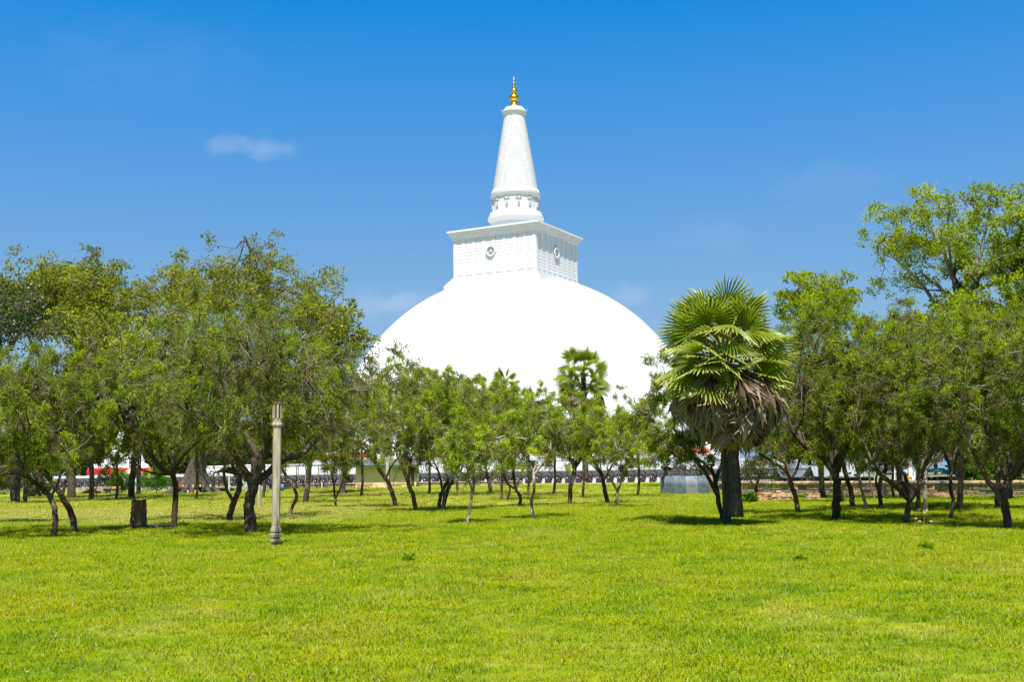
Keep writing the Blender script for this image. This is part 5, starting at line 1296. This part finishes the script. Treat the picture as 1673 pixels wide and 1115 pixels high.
# ------------------------------------------------------------------ flags
FC = {n_: plain('flag_' + n_, c_, .8, 0, .05) for n_, c_ in [('blue', (.03, .08, .34)), ('yellow', (.62, .45, .04)), ('red', (.58, .03, .03)), ('white', (.66, .64, .60)), ('orange', (.66, .18, .03))]}
fl = list(FC)
def flag_mesh(seed, w_, h_):
    r = np.random.default_rng(seed); a = Acc(); ph = r.uniform(0, 6)
    for s_ in range(5):
        n = 5; v = []
        for j in range(n):
            for i in range(3):
                x_ = (s_ + i / 2) / 5; z_ = j / (n - 1)
                v.append((x_ * w_ * (1 - .25 * z_), .05 * math.sin(x_ * 7 + ph + z_ * 2) * (1 + z_), -z_ * h_ - .1 * x_ * z_ * h_))
        a.add(v, [(j * 3 + i, j * 3 + i + 1, (j + 1) * 3 + i + 1, (j + 1) * 3 + i) for j in range(n - 1) for i in range(2)], mi=s_)
    return a.mesh('flag', [FC[q] for q in fl])
fms = [flag_mesh(k, .46, .62) for k in range(5)]
Yf = 112.0
for c_, (xa, xb, ya, yb, nn) in enumerate([(1336, 1440, 756, 741, 11), (1445, 1550, 752, 739, 17)]):
    A_, B_ = at_y(xa, ya, Yf), at_y(xb, yb, Yf - 4)
    n = 24; P_ = [A_ + (B_ - A_) * t - np.array([0, 0, 1.0]) * .35 * 4 * t * (1 - t) for t in np.linspace(0, 1, n)]
    a = Acc(); tube(a, P_, .012, 4); o = a.obj('bunting_line', MT['pole']); tag(o, ['thin cord of striped flags above the tarpaulin roof', 'thin cord of striped flags above the white pavilion'][c_], 'cord', 'flag cords')
    for k in range(nn):
        t = (k + .5 + rr.uniform(-.25, .25)) / nn; q = A_ + (B_ - A_) * t - np.array([0, 0, 1.4 * t * (1 - t)])
        o = mk('striped_flag', fms[k % 5], None, q, (rr.uniform(-.2, .2), rr.uniform(-.15, .15), rr.uniform(-.9, .9)))
        tag(o, ['small blue, yellow, red, white and orange flag on the cord over the tarpaulin', 'small blue, yellow, red, white and orange flag on the cord by the white pavilion'][c_], 'flag', ['striped flags over the tarpaulin', 'striped flags by the white pavilion'][c_])
# small plain prayer flags round the fig trunk
for row, (yy, x0_, x1_, nn) in enumerate([(790, 288, 362, 13), (799, 296, 332, 6)]):
    for k in range(nn):
        q = at_y(x0_ + (x1_ - x0_) * (k + .5) / nn, yy + (2 if 0 < k < nn - 1 else 0), 128.2 + abs(k - nn / 2) * .12)
        cn_ = ['red', 'blue', 'yellow', 'white', 'orange'][(k * 2 + row) % 5]
        a = Acc(); w_, h_ = .24, .27
        a.add([(0, 0, 0), (w_, .02, 0), (w_ * .95, -.05, -h_), (.03, .03, -h_ * 1.05), (w_ / 2, .05, -h_ / 2)], [(0, 4, 1), (1, 4, 2), (2, 4, 3), (3, 4, 0)])
        o = a.obj('prayer_flag', FC[cn_]); o.location = q; o.rotation_euler = (0, 0, rr.uniform(-.5, .5))
        tag(o, 'small plain %s cloth flag on the %s string round the old fig trunk' % (cn_, ['upper', 'lower'][row]), 'flag', '%s flags of the %s string on the fig trunk' % (cn_, ['upper', 'lower'][row]))
a = Acc(); tube(a, [at_y(x_, 789.5, 128.2 + abs(x_ - 325) * .02) for x_ in (286, 305, 325, 345, 364)], .012, 4); o = a.obj('flag_string', MT['pole']); tag(o, 'string of small coloured flags wound across the old fig trunk', 'cord')
# root buttresses of the old fig
fig = [o for o in bpy.data.objects if o.get('label', '').startswith('ancient buttressed')][0]
r = np.random.default_rng(2)
for k in range(13):
    t = 2 * math.pi * k / 13 + r.uniform(-.15, .15); L_ = r.uniform(2.6, 4.6)
    a = Acc()
    P_ = [(math.cos(t) * q * L_, math.sin(t) * q * L_ + .3 * math.sin(q * 4 + k), h_) for q, h_ in ((.0, 5.2), (.10, 3.2), (.26, 1.6), (.48, .7), (.75, .2), (1.0, -.05))]
    tube(a, P_, [.35, .62, .60, .42, .26, .10], 8, tint=0); a.obj('buttress_root', MT['fig_trunk'], fig, smooth=True)
# ------------------------------------------------------------------ tarpaulins, pavilion, van, umbrella behind the stone wall
def tarp(label, px0, px1, py0, py1, Y, m_, seed, ridge=.35):
    r = np.random.default_rng(seed)
    A_, B_ = at_y(px0, py1, Y), at_y(px1, py1, Y); top = at_y(px0, py0, Y)[2]
    e0 = empty('tarpaulin_shelter', (A_[0], Y, 0), label, 'tarpaulin shelter', 'tarpaulin shelters behind the stone wall')
    W_ = B_[0] - A_[0]; z0_ = A_[2]; a = Acc(); nx_, ny_ = 19, 7; v = []
    for j in range(ny_):
        for i in range(nx_):
            q = j / (ny_ - 1); e_ = 1 - abs(2 * q - 1)
            inset = ridge * e_ * W_ * .12
            v.append((inset + (W_ - 2 * inset) * i / (nx_ - 1), q * 4.6, z0_ + (top - z0_) * e_ ** .8 + .05 * r.normal() - .06 * math.sin(i * math.pi / 3) ** 2))
    a.add(v, [(j * nx_ + i, j * nx_ + i + 1, (j + 1) * nx_ + i + 1, (j + 1) * nx_ + i) for j in range(ny_ - 1) for i in range(nx_ - 1)])
    a.obj('tarpaulin', m_, e0)
    for x_ in (0, W_ / 3, 2 * W_ / 3, W_):
        for y_ in (.1, 4.5):
            a = Acc(); tube(a, [(x_, y_, -.1), (x_, y_, z0_ / 2), (x_, y_, z0_)], .05, 6); a.obj('pole', MT['pole'], e0)
    a = Acc(); box(a, (W_ / 2, 2.6, z0_ * .45), (W_ * .92, 2.2, z0_ * .8)); a.obj('dark_block', MT['blk'][0], e0)  # dark block fills the space beneath the tarpaulin roof
tarp('wide grey-green tarpaulin roof behind the stone wall', 1330, 1440, 761, 779, 110, rough_mat('grey_green_tarp', [(.3, (.20, .235, .20)), (.7, (.34, .37, .33))], 1.2, .7, 3, .4, .05), 1)
tarp('small blue-grey tarpaulin roof left of the wide grey-green one', 1276, 1326, 768, 780, 116, rough_mat('blue_grey_tarp', [(.3, (.09, .12, .14)), (.7, (.17, .20, .22))], 1.2, .7, 3, .4, .05), 2)
Yv = 122.0; pm = Yv / FPX
A_ = at_y(1461, 784, Yv)
pa = empty('white_pavilion', (A_[0], Yv, 0), 'white pavilion with round column and rail over bars standing in for far elephants, behind the stone wall', 'pavilion')
wp_ = 33 * pm
for x_, y_ in ((0, 0), (wp_, 0), (0, 3), (wp_, 3)):
    a = Acc(); bbox_bev(a, (x_, y_, 2.0), (.24, .24, 4.0), .03); a.obj('post', MT['white'], pa)
a = Acc(); lathe(a, [(.34, -.1), (.34, .75), (.26, .85), (.20, .95), (.19, 3.4), (.28, 3.6), (.3, 3.8)], 20, (wp_ * .74, -.5, 0)); a.obj('column', MT['white'], pa, smooth=True)
a = Acc(); box(a, (wp_ / 2, 0, 1.42), (wp_, .2, .28)); a.obj('rail', MT['white'], pa)
a = Acc(); box(a, (wp_ / 2, 1.5, 4.15), (wp_ + 1.2, 4.4, .3)); box(a, (wp_ / 2, 1.5, 4.75), (wp_ + .8, 3.8, .9), 0, .2); a.obj('roof', MT['white_old'], pa)
pm_ = Acc(); bbox_bev(pm_, (0, 0, .62), (.10, .08, 1.26), .02); pm_ = pm_.mesh('elephant_bar', plain('elephant_purple_grey', (.26, .20, .28), .8))
for k in range(11): mk('elephant_bar', pm_, pa, (.2 + (wp_ - .4) * k / 10, 0, 0))  # added bars stand in for the far elephant row under the rail
# parked van
Yc = 100.0
A_ = at_y(1541, 784, Yc)
vn = empty('parked_van', (A_[0], Yc, -.1), 'cream van with yellow front box mostly hidden behind the stone wall', 'van')
vm = plain('cream_car_paint', (.62, .60, .54), .3); gl = plain('dark_glass', (.03, .035, .04), .1)
a = Acc(); prof = [(-2.1, .3), (2.1, .3), (2.15, .8), (1.9, 1.0), (1.45, 1.08), (1.0, 1.72), (-1.9, 1.78), (-2.1, 1.6)]
nP = len(prof); v = [(x_, y_, z_ * .62) for y_, s_ in ((-.75, 1), (.75, 1)) for x_, z_ in prof]
a.add(v, [(i, (i + 1) % nP, nP + (i + 1) % nP, nP + i) for i in range(nP)]); a.f.append(np.array([list(range(nP))[::-1], [nP + i for i in range(nP)]])); a.mi.append(np.zeros(2, int)); a.obj('body', vm, vn)
for x_, w_ in ((-1.3, .9), (-.3, .9), (.55, .6)):
    for s_ in (-1, 1):
        a = Acc(); box(a, (x_, s_ * .752, .88), (w_, .02, .24)); a.obj('window', gl, vn)
for x_ in (-1.4, 1.35):
    for s_ in (-1, 1):
        a = Acc(); lathe(a, [(.0, -.08), (.26, -.08), (.29, -.05), (.29, .05), (.26, .08), (0, .08)], 18); o = a.obj('wheel', MT['pole'], vn); o.location = (x_, s_ * .72, .22); o.rotation_euler = (math.pi / 2, 0, 0)
p = at_y(1534, 784.5, 92)
a = Acc(); bbox_bev(a, (0, 0, .0), (.42, .3, .26), .03); o = a.obj('yellow_box', plain('yellow_paint', (.85, .48, .01), .5)); 
o.parent = vn; o.location = (p[0] - A_[0], p[1] - Yc + 6.9, .98)
p = at_y(1527, 784, 104)
gs = empty('green_awning', (p[0], 104, 0), 'flat dull green awning beside the cream van', 'awning')
a = Acc(); v = [(-.95 + 1.9 * i / 8, y_, z_ - .03 * math.sin(i * math.pi / 4)) for y_, z_ in ((-.9, 1.32), (0, 1.68), (1.2, 1.5)) for i in range(9)]
a.add(v, [(k * 9 + i, k * 9 + i + 1, (k + 1) * 9 + i + 1, (k + 1) * 9 + i) for k in range(2) for i in range(8)]); a.obj('canopy', plain('dull_green_cloth', (.16, .24, .14), .8), gs)
for x_ in (-.9, .9):
    a = Acc(); tube(a, [(x_, -.85, 0), (x_, -.85, .7), (x_, -.85, 1.32)], .03, 6); a.obj('pole', MT['pole'], gs)
p = at_y(1552, 784, 99)
um = empty('teal_umbrella', (p[0], 99, 0), 'teal blue sun umbrella at the right end of the van', 'umbrella')
a = Acc(); lathe(a, [(.85, 1.2), (.6, 1.42), (.3, 1.56), (.02, 1.62)], 8, cap=False); a.obj('canopy', plain('teal_cloth', (.01, .22, .36), .7), um)
a = Acc(); tube(a, [(0, 0, 0), (0, 0, .8), (0, 0, 1.66)], .02, 6); a.obj('pole', MT['pole'], um)
# yellow cloth strip put in place of a likely painted lion statue
p = at_y(241, 775, 150)
a = Acc(); v = [(.1 * math.sin(j) + i * .35, .05 * j, -j * .28) for j in range(6) for i in range(2)]; a.add(v, [(2 * j, 2 * j + 1, 2 * j + 3, 2 * j + 2) for j in range(5)]); o = a.obj('lion_stand_in', FC['yellow']); o.location = p + np.array([0, 0, .9]); tag(o, 'yellow cloth strip standing in for a lion statue left of the old fig trunk', 'cloth')
# ------------------------------------------------------------------ people
SK = {'skin': plain('brown_skin', (.16, .08, .045), .6), 'navy': plain('navy_cloth', (.015, .02, .06), .85), 'lblue': plain('light_blue_cloth', (.12, .24, .55), .85), 'teal': plain('teal_cloth_top', (.01, .20, .30), .85), 'grey': plain('grey_trousers', (.07, .07, .08), .85), 'hair': plain('black_hair', (.008, .007, .006), .7)}
def skeleton(pose):
    if pose == 'stand':
        J = {'pel': (0, 0, .94, .125), 'sp': (0, .01, 1.14, .125), 'ch': (0, .01, 1.34, .145), 'nk': (0, .02, 1.48, .06), 'hd': (0, .0, 1.58, .085), 'ht': (0, -.0, 1.68, .075),
             'hl': (.09, 0, .88, .095), 'kl': (.10, -.02, .50, .062), 'al': (.10, .03, .10, .045), 'fl': (.11, -.12, .04, .04), 'hr': (-.09, 0, .88, .095), 'kr': (-.11, .03, .50, .062), 'ar': (-.12, .08, .10, .045), 'fr': (-.13, -.06, .04, .04),
             'sl': (.19, .01, 1.38, .06), 'el': (.25, .04, 1.12, .042), 'wl': (.23, -.06, .90, .032), 'gl': (.23, -.10, .82, .035), 'sr': (-.19, .01, 1.38, .06), 'er': (-.24, .05, 1.12, .042), 'wr': (-.16, -.14, 1.02, .032), 'gr': (-.10, -.18, 1.05, .035)}
    else:
        J = {'pel': (0, .1, .16, .14), 'sp': (0, .1, .36, .13), 'ch': (0, .03, .55, .145), 'nk': (0, -.02, .68, .06), 'hd': (0, -.06, .78, .085), 'ht': (0, -.07, .88, .075),
             'hl': (.11, .02, .15, .10), 'kl': (.20, -.34, .42, .065), 'al': (.16, -.50, .10, .045), 'fl': (.16, -.62, .05, .04), 'hr': (-.11, .02, .15, .10), 'kr': (-.20, -.34, .40, .065), 'ar': (-.16, -.50, .10, .045), 'fr': (-.16, -.62, .05, .04),
             'sl': (.19, .02, .58, .06), 'el': (.26, -.14, .42, .042), 'wl': (.14, -.30, .42, .032), 'gl': (.08, -.34, .44, .035), 'sr': (-.19, .02, .58, .06), 'er': (-.26, -.14, .42, .042), 'wr': (-.14, -.30, .42, .032), 'gr': (-.08, -.34, .44, .035)}
    E = [('pel', 'sp'), ('sp', 'ch'), ('ch', 'nk'), ('nk', 'hd'), ('hd', 'ht')] + [(a_ + s_, b_ + s_) for s_ in 'lr' for a_, b_ in (('h', 'k'), ('k', 'a'), ('a', 'f'), ('s', 'e'), ('e', 'w'), ('w', 'g'))] + [('pel', 'hl'), ('pel', 'hr'), ('ch', 'sl'), ('ch', 'sr')]
    return J, E
PEOPLE = [('stand', (436, 804.5), 'person standing by the open shelter in a dark navy outfit', 'navy', 'navy', 2.9), ('sit', (461, 803.5), 'person sitting on the grass in a light blue top', 'lblue', 'grey', 3.4),
          ('sit', (122, 805), 'person in teal top sitting on the ruined ledge, left of two', 'teal', 'grey', .5), ('sit', (132, 805), 'person in pale blue top sitting on the ruined ledge, right of two', 'lblue', 'teal', -.7)]
tmp = []
for pose, pp, lb, top_, bot_, rz in PEOPLE:
    J, E = skeleton(pose); keys = list(J)
    me = bpy.data.meshes.new('body'); me.from_pydata([J[k][:3] for k in keys], [(keys.index(a_), keys.index(b_)) for a_, b_ in E], [])
    o = bpy.data.objects.new('skeleton', me); COL.objects.link(o)
    o.modifiers.new('skin', 'SKIN'); 
    for i, k in enumerate(keys):
        sv_ = me.skin_vertices[0].data[i]; sv_.radius = (J[k][3], J[k][3] * (.8 if k in ('ch', 'sp', 'pel') else 1)); sv_.use_root = (k == 'pel')
    sb = o.modifiers.new('sub', 'SUBSURF'); sb.levels = 1; sb.render_levels = 1
    tmp.append(o)
grass.hide_viewport = True
dg = bpy.context.evaluated_depsgraph_get()
for o, (pose, pp, lb, top_, bot_, rz) in zip(tmp, PEOPLE):
    me = bpy.data.meshes.new_from_object(o.evaluated_get(dg))
    for m_ in (SK['skin'], SK[top_], SK[bot_]): me.materials.append(m_)
    J, _ = skeleton(pose)
    def dist(p_, a_, b_):
        a_, b_ = Vector(J[a_][:3]), Vector(J[b_][:3]); t = max(0, min(1, (p_ - a_).dot(b_ - a_) / max(1e-6, (b_ - a_).length_squared))); return (p_ - (a_ + (b_ - a_) * t)).length
    for p_ in me.polygons:
        c_ = p_.center
        ds = [(min(dist(c_, 'nk', 'hd'), dist(c_, 'hd', 'ht'), dist(c_, 'wl', 'gl'), dist(c_, 'wr', 'gr')), 0), (min(dist(c_, 'pel', 'sp') + .04, dist(c_, 'sp', 'ch'), dist(c_, 'sl', 'el'), dist(c_, 'sr', 'er'), dist(c_, 'el', 'wl'), dist(c_, 'er', 'wr')), 1), (min(dist(c_, 'hl', 'kl'), dist(c_, 'hr', 'kr'), dist(c_, 'kl', 'al'), dist(c_, 'kr', 'ar'), dist(c_, 'pel', 'hl')), 2)]
        p_.material_index = min(ds)[1]; p_.use_smooth = True
    b0 = at_ground(*pp)
    if 'ledge' in lb: b0 = at_ground(pp[0] + 8, 806.5); b0 = b0 + np.array([(-.5 if 'left' in lb else .35) - .6, -.1, .42])
    e0 = empty('person', b0, lb, 'person', None, rz)
    mk('body', me, e0)
    hz = J['hd'][2]; hy = J['hd'][1]
    a = Acc(); ell(a, (0, hy + .015, hz + .065), (.096, .105, .095), 12, 8); a.obj('hair', SK['hair'], e0, smooth=True)
    bpy.data.objects.remove(o)
grass.hide_viewport = False
